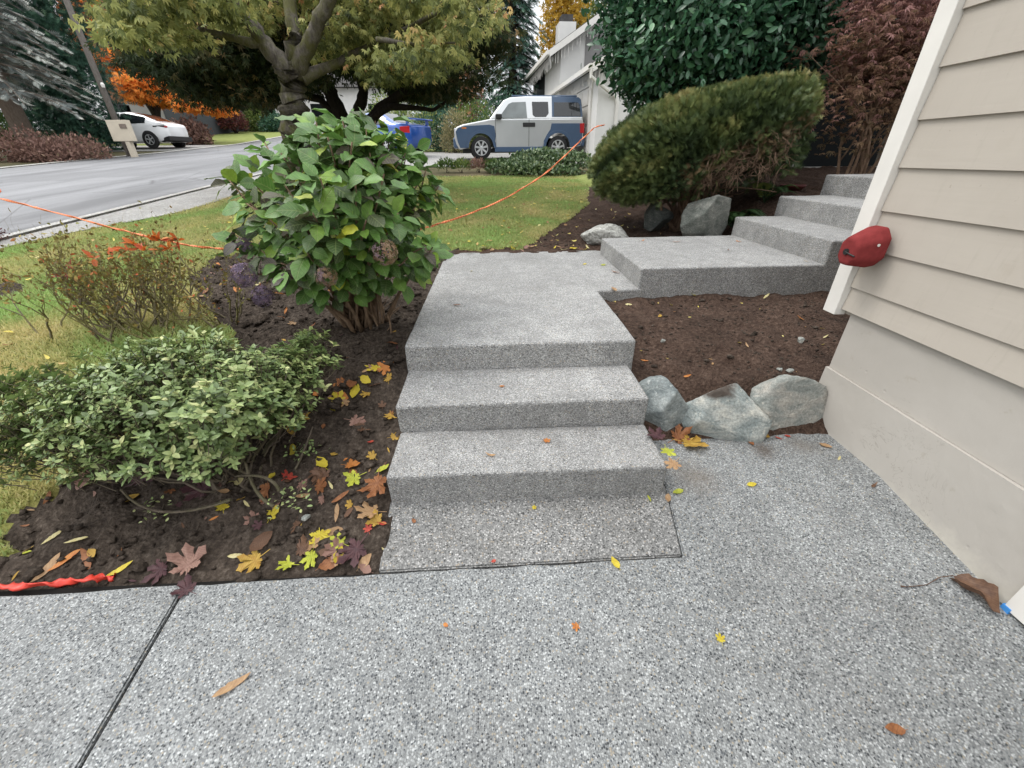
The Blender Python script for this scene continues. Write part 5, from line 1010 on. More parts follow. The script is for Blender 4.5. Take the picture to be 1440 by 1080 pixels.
xl, zl = gable(0, 7.2, 0, 6.6, 2.52, 4.35, .32, M['white_wall'], -.6, None)
gable(-.30, 7.2, 4.3, 11, 3.72, 5.95, .50, M['white_wall'], -.4, None)
mb = MB(); mb.prism([(.62, 2.5), (6.6, 2.5), (6.6, 4.0), (3.45, 5.6), (.62, 4.1)], lambda x, z: (x, 4.262, z), lambda x, z: (x, 4.296, z)); mb.build('gable_panel', M['grey_gable'], nh)
mb = MB(); mb.box(-.33, -.306, 7.6, 9.6, 2.3, 3.45); mb.build('window', M['glass'], nh)
mb = MB(); mb.box(.4, 1.15, 8.2, 9.0, 3.6, 5.35); ch = mb.build('chimney', M['white_wall'], nh); mb = MB(); mb.box(.52, 1.02, 8.3, 8.9, 5.351, 5.62); mb.build('chimney_cap', M['shingle'], ch)
gd = MB(); gd.box(-.03, -.003, .9, 5.7, -.05, 2.1); gdo = gd.build('garage_door', M['white_paint'], nh)
for r in range(4):
    for c in range(6): mb = MB(); mb.box(-.05, -.031, 1.0 + c * .78, 1.66 + c * .78, .06 + r * .52, .48 + r * .52); mb.build('door_panel', M['white_paint'], gdo, bevel=.01)
mb = MB(); mb.box(-.06, -.002, .60, .84, -.3, 2.3); mb.box(-.06, -.002, 5.76, 6.0, -.3, 2.3); mb.box(-.06, -.002, .842, 5.758, 2.12, 2.3); mb.build('door_frame', M['white_paint'], nh)
mb = MB(); mb.tube([(xl - .05, -.38, zl + .04), (xl - .05, -.38, zl - .16), (.55, -.06, zl - .62), (.62, -.06, zl - .8), (.62, -.06, -.3)], .05, 8); mb.build('downspout', M['white_paint'], nh)

dh = gnd(205, 37); hx0, hx1 = P(148, 150, 37)[0], P(262, 150, 37)[0]; zt = float(P(200, 84, 37)[2]); zb_ = float(base_z(37))
ch_ = thing('charcoal_house', 'dark charcoal house behind the orange maple', 'house', (dh[0], 37, zb_), .0)
mb = MB(); mb.box(hx0 - dh[0], hx1 - dh[0], 0, 9, -.5, zt - zb_); mb.build('wall', M['charcoal'], ch_)
xm_ = (hx0 + hx1) / 2 - dh[0]; mb = MB(); mb.prism([(hx0 - dh[0] - .6, zt - zb_ - .1), (hx1 - dh[0] + .6, zt - zb_ - .1), (xm_, zt - zb_ + 1.3)], lambda x, z: (x, -.6, z + .004), lambda x, z: (x, 9.5, z + .004)); mb.build('roof', M['shingle'], ch_)
def hpart(nm, px0, px1, py0, py1, Yq, mt, root, org, d=.06):
    a, b = P(px0, py1, Yq), P(px1, py0, Yq); mb = MB(); mb.box(a[0] - org[0], b[0] - org[0], -d, -.003, a[2] - org[2], b[2] - org[2]); return mb.build(nm, M[mt], root)
o3 = (dh[0], 37, zb_)
hpart('trim_board', 160, 164, 122, 145, 37, 'brown_board', ch_, o3); hpart('window', 172, 182, 148, 158, 37, 'glass', ch_, o3); hpart('garage_door', 186, 226, 146, 172, 37, 'grey_gable', ch_, o3); hpart('window', 190, 215, 112, 130, 37, 'glass', ch_, o3)
pb = gnd(440, 49); zb2 = float(base_z(49)); ph = thing('pale_house', 'long pale house glimpsed behind the trunks of the two maples', 'house', (pb[0], 49, zb2))
xa_, xb_ = P(338, 150, 49)[0] - pb[0], P(560, 150, 49)[0] - pb[0]; mb = MB(); mb.box(xa_, xb_, 0, 8, -.5, 3.4); mb.build('wall', M['white_wall'], ph)
mb = MB(); mb.prism([(-.8, 3.41), (8.8, 3.41), (4, 5.6)], lambda y, z: (xa_ - .5, y, z), lambda y, z: (xb_ + .5, y, z)); mb.build('roof', M['shingle'], ph)
for a, b in ((352, 366), (375, 384), (396, 404), (440, 456), (468, 478), (520, 540)): f_ = hpart('window', a, b, 146, 164, 49, 'glass', ph, (pb[0], 49, zb2))
gb = gnd(284, 60); zb3 = float(base_z(60)); gh = thing('grey_house', 'pale grey house with white garage doors far up the street', 'house', (gb[0], 60, zb3))
xa_, xb_ = P(240, 150, 60)[0] - gb[0], P(312, 150, 60)[0] - gb[0]; mb = MB(); mb.box(xa_, xb_, 0, 8, -.5, 2.9); mb.build('wall', M['grey_gable'], gh)
mb = MB(); mb.prism([(-.8, 2.91), (8.8, 2.91), (4, 5.0)], lambda y, z: (xa_ - .5, y, z), lambda y, z: (xb_ + .5, y, z)); mb.build('roof', M['pavement'], gh)
for a, b in ((266, 276), (278, 287), (289, 299)): hpart('garage_door', a, b, 156, 168, 60, 'white_wall', gh, (gb[0], 60, zb3))

# utility pole and cabinet
M['pole_wood'] = m_bark('grey_pole_wood', (.13, .115, .10), (.24, .22, .20)); M['plywood'] = m_plain('cream_plywood', (.56, .50, .40), .8, .2, 0, .1, 3)
q = P(180, 212, 20.7); up_ = thing('utility_pole', 'tall grey wooden utility pole beside the dark cypress', 'pole', (q[0], 20.7, float(base_z(20.7))))
mb = MB(); mb.tube([(0, 0, -.2), (0, 0, 5), (0, 0, 10)], [.115, .10, .085], 14); mb.build('shaft', M['pole_wood'], up_, smooth=True)
mb = MB(); mb.lathe([(.05, 0), (.07, .1), (.03, .16)], (.15, -.12, 2.4), 'z', 10); mb.build('insulator', M['white_paint'], up_)
a, b = P(163, 199, 20.2), P(191, 199, 20.2); b = np.array([b[0], b[1], P(157, 169, 20.2)[2]]); q = P(188, 222, 20.2); zc_ = float(base_z(20.2)); ub = thing('utility_cabinet', 'cream plywood utility cabinet on a pale post in front of the pole', 'cabinet', (q[0], 20.2, zc_))
mb = MB(); mb.box(a[0] - q[0], b[0] - q[0], -.12, .12, a[2] - zc_, b[2] - zc_); bx = mb.build('cabinet_box', M['plywood'], ub, bevel=.015)
mb = MB(); mb.box(b[0] - q[0] - .30, b[0] - q[0] - .05, -.15, -.124, a[2] - zc_ + .45, a[2] - zc_ + .60); mb.build('label_plate', M['tan_bark'], bx)
mb = MB(); mb.box(-.02, .16, -.10, .10, -.2, a[2] - zc_ - .002); mb.build('post', M['plywood'], ub, bevel=.01)
# soil planter behind the cars
mb = MB(); a, b = P(600, 214, 19.9), P(652, 214, 19.9)
bush('planter_mound', 'low mound of dark brown mulch beside the blue car tail', 'mulch', [(a[0] + b[0]) / 2, 20.9, float(base_z(20.9))], [((a[0] + b[0]) / 2, 20.9, float(base_z(20.9)), .95, .35, .22)], 2500, .07, M['russet'], (.2, .15), seed=77, stems=0) if False else None

# ================================================================== FALLEN LEAVES, CORD, RIBBON
def top_z(x, y):
    x = np.asarray(x, float); y = np.asarray(y, float)
    z = np.where(y < 1.12, drive_z(y), np.where((x > NX0) & (x < NX1) & (y < NY1), surf(x, np.clip(y, 1, 9.99)), ground_z(x, y)))
    z = np.where((x > XR) & (x < 1.94) & (y < 1.86), np.maximum(z, drive_z(y)), z)
    st = (x > XL) & (x < XR + .03)
    z = np.where(st & (y >= 1.1) & (y < 1.45), drive_z(y), z); z = np.where(st & (y >= 1.45) & (y < 1.797), .167, z); z = np.where(st & (y >= 1.797) & (y < 2.184), .333, z)
    z = np.where((st & (y >= 2.184) & (y < 4.8)) | ((x > .8) & (x < 1.27) & (y > 3.22) & (y < 4.8)), LZ, z)
    z = np.where((x > 1.18) & (x < 2.69) & (y > 3.236) & (y < 4.63), SZ, z); return z
def m_dead(name, a, b, rough=.55):
    k = NT(name); n = k.noise(38, 5, .65); c = k.ramp(n, [(.3, a), (.65, b)])
    w_ = k.n('ShaderNodeTexWave', wave_type='BANDS', bands_direction='DIAGONAL'); w_.inputs['Scale'].default_value = 45; w_.inputs['Distortion'].default_value = 1.5; k.ln(k.co, w_.inputs['Vector'])
    c = k.mix(k.ramp(w_.outputs['Fac'], [(.86, 0.0), (.98, .35)]), c, tuple(v * .6 for v in a)); k.bump(n, .4, .004); k.fin(c, rough, .35)
    tr = k.n('ShaderNodeBsdfTranslucent'); k.ln(c, tr.inputs['Color']); mx = k.n('ShaderNodeMixShader'); mx.inputs[0].default_value = .22
    k.ln(k.b.outputs[0], mx.inputs[1]); k.ln(tr.outputs[0], mx.inputs[2]); k.ln(mx.outputs[0], k.out.inputs['Surface']); return k.m
DL = {n: m_dead('dead_leaf_' + n, a, b) for n, a, b in (('yellow', (.50, .36, .03), (.66, .56, .06)), ('lime', (.30, .36, .04), (.52, .53, .06)), ('mustard', (.36, .19, .03), (.52, .35, .07)), ('orange', (.42, .12, .03), (.58, .25, .06)), ('rust', (.17, .06, .025), (.33, .14, .055)), ('tan', (.30, .17, .085), (.46, .30, .16)),
      ('brown', (.085, .042, .026), (.19, .105, .062)), ('plum', (.04, .014, .02), (.10, .042, .045)), ('red', (.34, .03, .03), (.50, .09, .05)), ('pale', (.48, .40, .16), (.66, .60, .33)), ('pinkish', (.22, .11, .085), (.36, .22, .17)))}
def leaf_geo(kind, r_, curl):
    if kind == 'maple':
        lob = [(-150, .42), (-100, .66), (-48, .92), (0, 1.0), (48, .92), (100, .66), (150, .42)]; out = []
        for i, (a, L) in enumerate(lob):
            L *= r_.uniform(.92, 1.06); a += r_.normal() * 3
            for da, f in ((-19, .58), (-15, .72), (-17, .80), (-8, .85), (0, 1.0), (8, .85), (17, .80), (15, .72), (19, .58)): out.append((a + da, L * f))
            if i < 6: out.append(((a + lob[i + 1][0]) / 2, .40 + .06 * r_.random()))
        pts = np.array([(math.sin(math.radians(a)) * L, math.cos(math.radians(a)) * L) for a, L in out]); n = len(pts)
        P2 = np.vstack([[(0, 0)], pts * .42, pts]); Fc = [(0, 1 + i, 1 + (i + 1) % n) for i in range(n)] + [(1 + i, 1 + n + i, 1 + n + (i + 1) % n) for i in range(n)] + [(1 + i, 1 + n + (i + 1) % n, 1 + (i + 1) % n) for i in range(n)]
        P2 = P2 * .52
    else:
        w = {'oval': .52, 'narrow': .24, 'scrap': .7}[kind]; ys = np.linspace(0, 1, 13); P2 = []; Fc = []
        for y in ys:
            h = w / 2 * (math.sin(PI * min(1, y ** .8)) ** .8 if 0 < y < 1 else .01)
            for s in (-1, -.5, 0, .5, 1): P2.append((s * h * (1 + .08 * r_.normal()), y - .5))
        Fc = [t for i in range(12) for j in range(4) for a in [i * 5 + j] for t in ((a, a + 1, a + 6), (a, a + 6, a + 5))]; P2 = np.array(P2)
    x, y = P2[:, 0], P2[:, 1]; rr = np.hypot(x, y); ph = r_.uniform(0, 6.28, 3)
    z = curl * (.55 * rr ** 2 * (1 + .8 * np.cos(2 * np.arctan2(y, x) + ph[0])) + .09 * np.sin(9 * x + ph[1]) * rr + .09 * np.sin(8 * y + ph[2]) * rr + (.14 * np.abs(x) if kind != 'maple' else .10 * np.cos(np.arctan2(y, x) * 7 + 0.3) * rr))
    V = np.stack([x, y, z], 1)
    if kind in ('maple', 'oval'):
        n = len(V); y0 = -.02 if kind == 'maple' else -.5; L = .42 if kind == 'maple' else .16; V = np.vstack([V, [(-.012, y0, .004), (.012, y0, .004), (.012 + .05, y0 - L, .03), (-.01 + .05, y0 - L, .03)]]); Fc = list(Fc) + [(n, n + 1, n + 2), (n, n + 2, n + 3)]
    V[:, 2] -= V[:, 2].min(); return V, np.array(Fc)
lr = np.random.default_rng(202)
def put_leaf(x, y, kind, col, size, label, group=None, curl=.5, yaw=None, tilt=.12, geo=None, name='fallen_leaf', lift=0):
    if geo is None:
        V, Fc = leaf_geo(kind, lr, curl); o = np_mesh(name, V * size, Fc, DL[col], None, True)
    else: o = bpy.data.objects.new(name, geo); COL.objects.link(o)
    e = .02; z0 = float(top_z(x, y)); sx = float(top_z(x + e, y) - top_z(x - e, y)) / (2 * e); sy = float(top_z(x, y + e) - top_z(x, y - e)) / (2 * e)
    if abs(sx) > .8 or abs(sy) > .8: sx = sy = 0
    nrm = Vector((-sx + lr.normal() * tilt, -sy + lr.normal() * tilt, 1)).normalized(); q = Vector((0, 0, 1)).rotation_difference(nrm)
    R = q.to_matrix() @ Matrix.Rotation(lr.uniform(0, 2 * PI) if yaw is None else yaw, 3, 'Z'); o.matrix_world = Matrix.Translation((x, y, z0 + .004 + size * tilt * .25 + lift)) @ R.to_4x4()
    return tag(o, label, 'leaf', group)
LEAVES = [  # px, py, kind, colour, size in m, curl, label
 (451, 754, 'maple', 'yellow', .115, .35, 'bright yellow maple leaf topmost of the yellow pair on the dark soil by the drive'), (478, 764, 'maple', 'lime', .085, .4, 'lime green maple leaf touching the bright yellow one'), (439, 783, 'maple', 'lime', .10, .5, 'yellow-green maple leaf directly below the bright yellow one'), (408, 796, 'maple', 'lime', .095, .5, 'lime maple leaf at the driveway edge beside the mustard one'),
 (502, 774, 'maple', 'plum', .15, .5, 'large dark plum maple leaf by the foot of the steps'), (523, 722, 'maple', 'tan', .13, .5, 'orange-tan maple leaf against the side of the apron slab'), (518, 746, 'maple', 'red', .05, .4, 'small bright red maple leaf below the orange-tan one'), (537, 737, 'oval', 'red', .04, .4, 'crimson small leaf pressed against the apron edge'), (531, 682, 'maple', 'rust', .16, .9, 'large folded rust leaf leaning on the lowest step side'),
 (499, 674, 'maple', 'lime', .12, .45, 'pale yellow-green maple leaf beside the lowest step'), (499, 594, 'maple', 'pinkish', .11, .5, 'dull brown maple leaf on soil left of the middle step'), (377, 689, 'maple', 'rust', .12, .6, 'rust orange leaf under the low shrub beside a bent twig'), (404, 673, 'maple', 'red', .085, .6, 'red and orange leaf among weeds under the low shrub'), (314, 716, 'maple', 'yellow', .075, .4, 'yellow star-shaped leaf below the arching twig'),
 (266, 798, 'maple', 'pinkish', .16, .9, 'large curled pinkish brown leaf at the driveway edge'), (228, 801, 'maple', 'plum', .12, .7, 'dark plum leaf left of the large curled pinkish one'), (361, 790, 'maple', 'mustard', .13, .7, 'mustard maple leaf at the driveway edge'), (334, 783, 'narrow', 'pale', .07, .3, 'pale yellow narrow leaf beside the mustard maple leaf'), (287, 690, 'maple', 'plum', .15, .7, 'purple-brown leaf lying behind the arching twig'),
 (202, 674, 'maple', 'plum', .14, .7, 'dark maroon leaf under the left half of the low shrub'), (117, 678, 'oval', 'pinkish', .10, .6, 'pinkish dead leaf near the lawn corner of the bed'), (181, 703, 'oval', 'mustard', .09, .5, 'golden oval leaf at the left end of the arching twig'), (171, 801, 'narrow', 'yellow', .09, .4, 'yellow narrow leaf at the end of the red ribbon'), (74, 757, 'narrow', 'pale', .08, .3, 'pale straw narrow leaf on lumpy soil at far left'),
 (108, 761, 'narrow', 'pale', .08, .3, 'pale straw narrow leaf right of its twin on lumpy soil'), (92, 790, 'narrow', 'orange', .11, .6, 'orange-brown strip-like leaf above the red ribbon'), (124, 789, 'narrow', 'rust', .11, .6, 'rust strip-like leaf right of the orange-brown one'), (68, 801, 'narrow', 'tan', .12, .5, 'tan long leaf lying just above the red ribbon'), (39, 778, 'scrap', 'lime', .035, .4, 'tiny lime leaf scrap on soil near the left picture edge'),
 (425, 776, 'maple', 'brown', .11, .8, 'brown folded leaf between the lime leaves'), (466, 793, 'oval', 'rust', .09, .7, 'rust oval leaf at the drive edge under the plum leaf'), (514, 790, 'oval', 'tan', .07, .5, 'tan oval leaf at the corner of apron and drive'), (540, 763, 'narrow', 'pale', .07, .3, 'straw coloured narrow leaf beside the apron slab'), (521, 622, 'oval', 'red', .035, .3, 'small pink-red leaf on soil near the middle step'), (455, 671, 'oval', 'red', .035, .4, 'small scarlet leaf under the weeds right of the low shrub'),
 (480, 700, 'narrow', 'rust', .09, .7, 'rust twisted leaf left of the orange-tan maple leaf'), (474, 723, 'narrow', 'tan', .08, .6, 'tan twisted leaf left of the orange-tan maple leaf'), (470, 640, 'oval', 'mustard', .05, .5, 'small mustard leaf right of the shrub stems'), (487, 646, 'narrow', 'orange', .05, .4, 'small orange narrow leaf on bare soil left of the steps'), (539, 660, 'oval', 'lime', .065, .4, 'yellow-green oval leaf touching the lowest step'), (553, 484, 'maple', 'rust', .10, .5, 'rust maple leaf beside the top riser'),
 (517, 556, 'maple', 'mustard', .075, .5, 'yellowish maple leaf left of the second riser'), (533, 520, 'narrow', 'pale', .05, .3, 'pale narrow leaf left of the top riser'), (516, 522, 'narrow', 'tan', .06, .3, 'tan narrow leaf below the pale narrow one'), (470, 577, 'maple', 'yellow', .05, .4, 'small yellow leaf near the shrub right tip'),
 (264, 831, 'maple', 'plum', .10, .6, 'dark plum leaf lying on the driveway joint'), (328, 965, 'narrow', 'tan', .11, .6, 'tan curled leaf alone on the drive right of the joint'), (690, 641, 'narrow', 'tan', .055, .8, 'tan curled leaf on the lowest tread'), (767, 621, 'maple', 'orange', .05, .4, 'orange little leaf at the back of the lowest tread'), (706, 544, 'oval', 'orange', .03, .3, 'tiny orange leaf on the second tread'), (750, 715, 'maple', 'yellow', .032, .3, 'tiny yellow leaf at the foot of the lowest riser'),
 (865, 792, 'oval', 'yellow', .055, .25, 'yellow oval leaf on the front joint of the apron'), (694, 790, 'scrap', 'red', .02, .4, 'tiny dark red leaf scrap on the apron joint'), (643, 430, 'narrow', 'rust', .07, .5, 'rust narrow leaf on the middle of the landing'), (663, 382, 'narrow', 'pale', .06, .3, 'pale narrow leaf at the back left of the landing'), (822, 372, 'oval', 'yellow', .05, .3, 'yellow leaf on the landing near the raised slab'), (849, 373, 'maple', 'lime', .07, .4, 'lime yellow leaf against the raised slab corner'), (866, 384, 'narrow', 'rust', .10, .6, 'rust leaf tucked along the raised slab side'), (582, 733, 'scrap', 'rust', .025, .3, 'tiny rust scrap on the left side of the apron'),
 (967, 626, 'maple', 'mustard', .15, .9, 'large mustard orange leaf heaped against the blue-grey rock'), (951, 618, 'maple', 'rust', .13, .9, 'brown-orange leaf under the mustard one at the rock foot'), (938, 636, 'maple', 'lime', .075, .6, 'green-yellow leaf between the step and the mustard leaf'), (924, 618, 'maple', 'plum', .10, .8, 'dark red-brown leaf wedged between step and blue-grey rock'), (946, 660, 'maple', 'tan', .08, .7, 'tan ragged leaf beside the lowest riser end'), (953, 692, 'oval', 'lime', .055, .35, 'olive yellow round leaf on the drive beside the apron corner'), (939, 702, 'oval', 'tan', .05, .4, 'tan leaf next to the olive yellow round one'),
 (1057, 682, 'oval', 'yellow', .05, .25, 'lemon yellow oval leaf alone on the drive below the rocks'), (1076, 614, 'oval', 'mustard', .05, .6, 'mustard curled leaf between the pale rock and the slab-faced rock'), (1095, 617, 'narrow', 'red', .04, .3, 'pink-red narrow leaf at the foot of the slab-faced rock'), (1107, 614, 'scrap', 'red', .03, .4, 'dark red scrap right of the pink-red narrow leaf'), (1056, 624, 'scrap', 'rust', .04, .5, 'rust scrap below the pale edging rock'), (1160, 628, 'oval', 'tan', .06, .7, 'tan curled leaf in the corner by the foundation'), (1180, 645, 'narrow', 'pale', .045, .3, 'straw narrow leaf along the foundation corner'), (913, 702, 'narrow', 'lime', .04, .3, 'yellow-green sliver at the right foot of the lowest riser'),
 (811, 881, 'maple', 'orange', .04, .4, 'small orange leaf in the middle of the drive'), (627, 880, 'scrap', 'orange', .02, .3, 'tiny orange scrap left of the middle of the drive'), (1013, 901, 'maple', 'yellow', .045, .35, 'small yellow maple leaf on the drive'), (1257, 1026, 'oval', 'rust', .055, .5, 'rust oval leaf at the lower right of the drive'), (1228, 684, 'narrow', 'brown', .05, .8, 'brown curled leaf along the foundation base'),
 (966, 530, 'narrow', 'orange', .06, .4, 'orange leaf on the bare soil above the blue-grey rock'), (906, 508, 'narrow', 'orange', .05, .4, 'orange narrow leaf beside the landing front corner'), (928, 445, 'oval', 'mustard', .05, .4, 'mustard leaf on bare soil right of the landing'), (976, 416, 'maple', 'yellow', .06, .4, 'yellow leaf on bare soil near the raised slab front'), (1077, 418, 'narrow', 'pale', .08, .3, 'pale narrow leaf on bare soil under the raised slab'), (1050, 486, 'narrow', 'tan', .05, .3, 'tan narrow leaf in the middle of the bare soil'), (1125, 448, 'narrow', 'orange', .06, .4, 'orange narrow leaf on bare soil toward the house'), (884, 429, 'oval', 'pale', .05, .3, 'pale leaf on soil in the landing notch'), (1161, 474, 'narrow', 'pale', .05, .3, 'straw narrow leaf on bare soil closest to the house'), (862, 416, 'oval', 'tan', .07, .5, 'tan leaf at the inner landing corner'),
 (904, 339, 'narrow', 'orange', .06, .4, 'orange narrow leaf at the back left of the raised slab'), (951, 341, 'narrow', 'rust', .08, .4, 'rust narrow leaf at the back of the raised slab'), (1038, 340, 'oval', 'orange', .05, .4, 'orange oval leaf at the foot of the first upper riser'), (1024, 352, 'narrow', 'rust', .06, .4, 'rust narrow leaf in the middle of the raised slab'), (1133, 368, 'narrow', 'mustard', .05, .4, 'mustard narrow leaf at the front right of the raised slab')]
for (px, py, kind, col, size, curl, lab) in LEAVES:
    p = hit(px, py, top_z); put_leaf(p[0], p[1], kind, col, size * (1.18 if kind == 'maple' and px < 560 else 1.35 if 915 < px < 990 and 598 < py < 670 else 1.08), lab, None, curl, -.95 if px == 328 else None, .05 if size < .06 or py > 800 else .13)
# the big curled leaf by the white trim, with its long stem
p0, p1, p2 = hit(1338, 812, top_z), hit(1402, 864, top_z), hit(1266, 826, top_z)
bl = thing('fallen_leaf', 'large curled brown leaf with a long thin stem beside the white door trim', 'leaf', (p0 + p1) / 2)
V, Fc = leaf_geo('oval', np.random.default_rng(5), .3); V = V[:65]; Fc = Fc[:96]
L = np.linalg.norm(p1 - p0); V = V * [L * 1.75, L * 1.05, L]; a = V[:, 0] / (L * .27); V[:, 0] = np.sin(a) * L * .27; V[:, 2] = (1 - np.cos(a)) * L * .27 + .012 * np.sin(V[:, 1] * 70) * np.abs(np.sin(a)) + .004 + .12 * L * np.sin((V[:, 1] / L + .5) * PI)
th = math.atan2((p1 - p0)[1], (p1 - p0)[0]) - PI / 2; c, s = math.cos(th), math.sin(th); V = V @ np.array([[c, s, 0], [-s, c, 0], [0, 0, 1]])
np_mesh('blade', V, Fc, DL['brown'], bl, True, None, False)
mb = MB(); q = [p0 + [0, 0, .012], p0 * .75 + p2 * .25 + [0, 0, .012] + (p1 - p0) * -.02, p0 * .45 + p2 * .55 + [0, -.012, .006], p2 * .9 + p0 * .1 + [0, -.006, .005], p2 + [0, 0, .008]]; mb.tube(q, [.0022, .0016, .0015, .0016, .003], 6); mb.build('stem', DL['brown'], bl, smooth=True, world=True)
# shared small litter: copies of a few leaf shapes
GEO = {}
for col in DL:
    for kind in ('oval', 'narrow', 'maple'):
        V, Fc = leaf_geo(kind, lr, .6); o = np_mesh('fallen_leaf', V, Fc, DL[col], None, True); GEO[col, kind] = o.data; bpy.data.objects.remove(o)
REST = [[], []]
def litter(n, xr, yr_, ok, cols, kinds, smin, smax, label, group, rest=False):
    c_ = 0; t_ = 0
    while c_ < n and t_ < n * 60:
        t_ += 1; x, y = lr.uniform(*xr), lr.uniform(*yr_)
        if not ok(x, y): continue
        if rest:
            V, Fc = leaf_geo(kinds[lr.integers(len(kinds))], lr, .6); s = lr.uniform(smin, smax); R = np.array(Matrix.Rotation(lr.uniform(0, 6.28), 3, 'Z') @ Matrix.Rotation(lr.normal() * .25, 3, 'X') @ Matrix.Rotation(lr.normal() * .25, 3, 'Y'))
            REST[0].append((V * s @ R.T + [x, y, float(top_z(x, y)) + (.034 if 'lawn' in label else .006)], Fc, lr.random())); c_ += 1; continue
        s = lr.uniform(smin, smax); o = put_leaf(x, y, None, None, s, label, group, geo=GEO[cols[lr.integers(len(cols))], kinds[lr.integers(len(kinds))]], tilt=.2, lift=.012 if 'lawn' in label else 0); o.scale = (s, s, s); c_ += 1
K1 = lambda x, y: int(klass(np.array([x]), np.array([y]))[0])
litter(260, (-1.6, 2.0), (4.95, 11), lambda x, y: K1(x, y) == 0 and y < 9.9 and lr.random() < (.35 + .65 * (x > -.6)), ['yellow', 'pale', 'pale', 'mustard', 'yellow'], ['oval', 'narrow'], .04, .075, 'small yellow leaf strewn on the lawn behind the landing', 'yellow leaves on the lawn behind the landing', True)
litter(170, (-5.4, -1.8), (2.2, 8.5), lambda x, y: K1(x, y) == 0, ['yellow', 'pale', 'pale', 'mustard', 'tan'], ['oval', 'narrow'], .04, .08, 'small yellow or straw leaf strewn on the left lawn by the road', 'pale leaves on the left lawn', True)
litter(26, (-.5, 1.2), (4.82, 4.98), lambda x, y: True, ['pale', 'tan', 'pinkish', 'yellow', 'brown', 'rust'], ['oval', 'maple', 'narrow'], .06, .11, 'dry leaf in the row along the back edge of the landing', 'leaves along the back of the landing')
litter(85, (-2.3, -.57), (1.13, 2.6), lambda x, y: K1(x, y) == 1, ['tan', 'rust', 'brown', 'pale', 'pinkish', 'mustard', 'orange', 'brown', 'plum'], ['oval', 'narrow', 'narrow', 'maple'], .03, .075, 'small dry leaf scrap on the dark soil of the left bed', 'leaf scraps on the left bed')
litter(34, (-3.0, -1.3), (2.7, 4.6), lambda x, y: K1(x, y) == 1, ['tan', 'pinkish', 'pale', 'rust', 'mustard', 'orange'], ['oval', 'maple', 'narrow'], .05, .10, 'dry leaf in the litter between the hydrangea and the bare twiggy shrub', 'leaf litter behind the hydrangea')
litter(30, (.85, 3.2), (2.1, 3.2), lambda x, y: K1(x, y) == 2 and (x < 1.9 or y > 2.3), ['tan', 'pale', 'mustard', 'brown', 'rust'], ['narrow', 'oval'], .015, .035, 'tiny leaf fragment on the fresh bare soil below the raised slab', 'leaf fragments on the fresh soil', True)
litter(34, (.4, 2.2), (4.85, 7.2), lambda x, y: K1(x, y) == 2 and not (1.0 < x < 1.7 and y < 5.5), ['tan', 'pale', 'rust', 'pinkish'], ['narrow', 'oval'], .04, .07, 'dry leaf on the soil strip between the lawn and the clipped yew', 'dry leaves beside the lawn edge', True)
M['rest_leaf'] = m_leaf('strewn_leaf', [(0, (.22, .10, .04)), (.2, (.42, .26, .12)), (.45, (.62, .50, .14)), (.75, (.66, .56, .10)), (1, (.72, .66, .36))], .55, .25, .3, .2)
Vs, Fs, Rs, o_ = [], [], [], 0
for V, Fc, r1 in REST[0]: Vs.append(V); Fs.append(np.asarray(Fc) + o_); Rs += [r1] * len(Fc); o_ += len(V)
tag(np_mesh('leaf_litter', np.vstack(Vs), np.vstack(Fs), M['rest_leaf'], None, True, Rs), kind='stuff')
litter(40, (-1.25, -.56), (1.135, 2.2), lambda x, y: x + y * .6 > -.35 or x > -.75, ['brown', 'rust', 'tan', 'mustard', 'pinkish', 'yellow', 'mustard', 'orange'], ['maple', 'maple', 'oval'], .07, .125, 'fallen leaf strewn on the dark bed along the side of the lower steps', 'leaves strewn beside the lower steps')
# weeds in the bed
for (px, py, lab, n, tn) in ((412, 708, 'small yellow-green weed on the soil beside the rust leaf', 46, .7), (225, 724, 'pale sprig of weed in front of the arching twig', 30, .8), (378, 606, 'bluish green weed sprigs at the right tip of the low shrub', 46, .8), (430, 640, 'dark green weed under the right end of the low shrub', 60, .35), (352, 590, 'mossy green ground weed in the shade of the low shrub', 60, .3)):
    p = hs(px, py); p[2] = float(surf(p[0], p[1])); wr_ = np.random.default_rng(px); t_ = thing('weed', lab, 'weed', p); m = n
    q = p + wr_.normal(size=(m, 3)) * [.045, .04, .0] + [0, 0, .02] + np.abs(wr_.normal(size=(m, 3))) * [0, 0, .022]
    leaves('foliage', t_ovate(.5, .05, .1), q, unit(wr_.normal(size=(m, 3)) * [1, 1, .4] + [0, 0, .4]), unit(wr_.normal(size=(m, 3)) * .4 + [0, 0, 1]), wr_.uniform(.012, .026, m), np.clip(wr_.normal(tn, .15, m), 0, 1), M['low_leaf'], t_)
    mb = MB()
    for j in range(7): mb.tube([p + [0, 0, -.005], q[j]], [.0015, .001], 4)
    mb.build('stems', M['twig'], t_, world=True, fix=False)
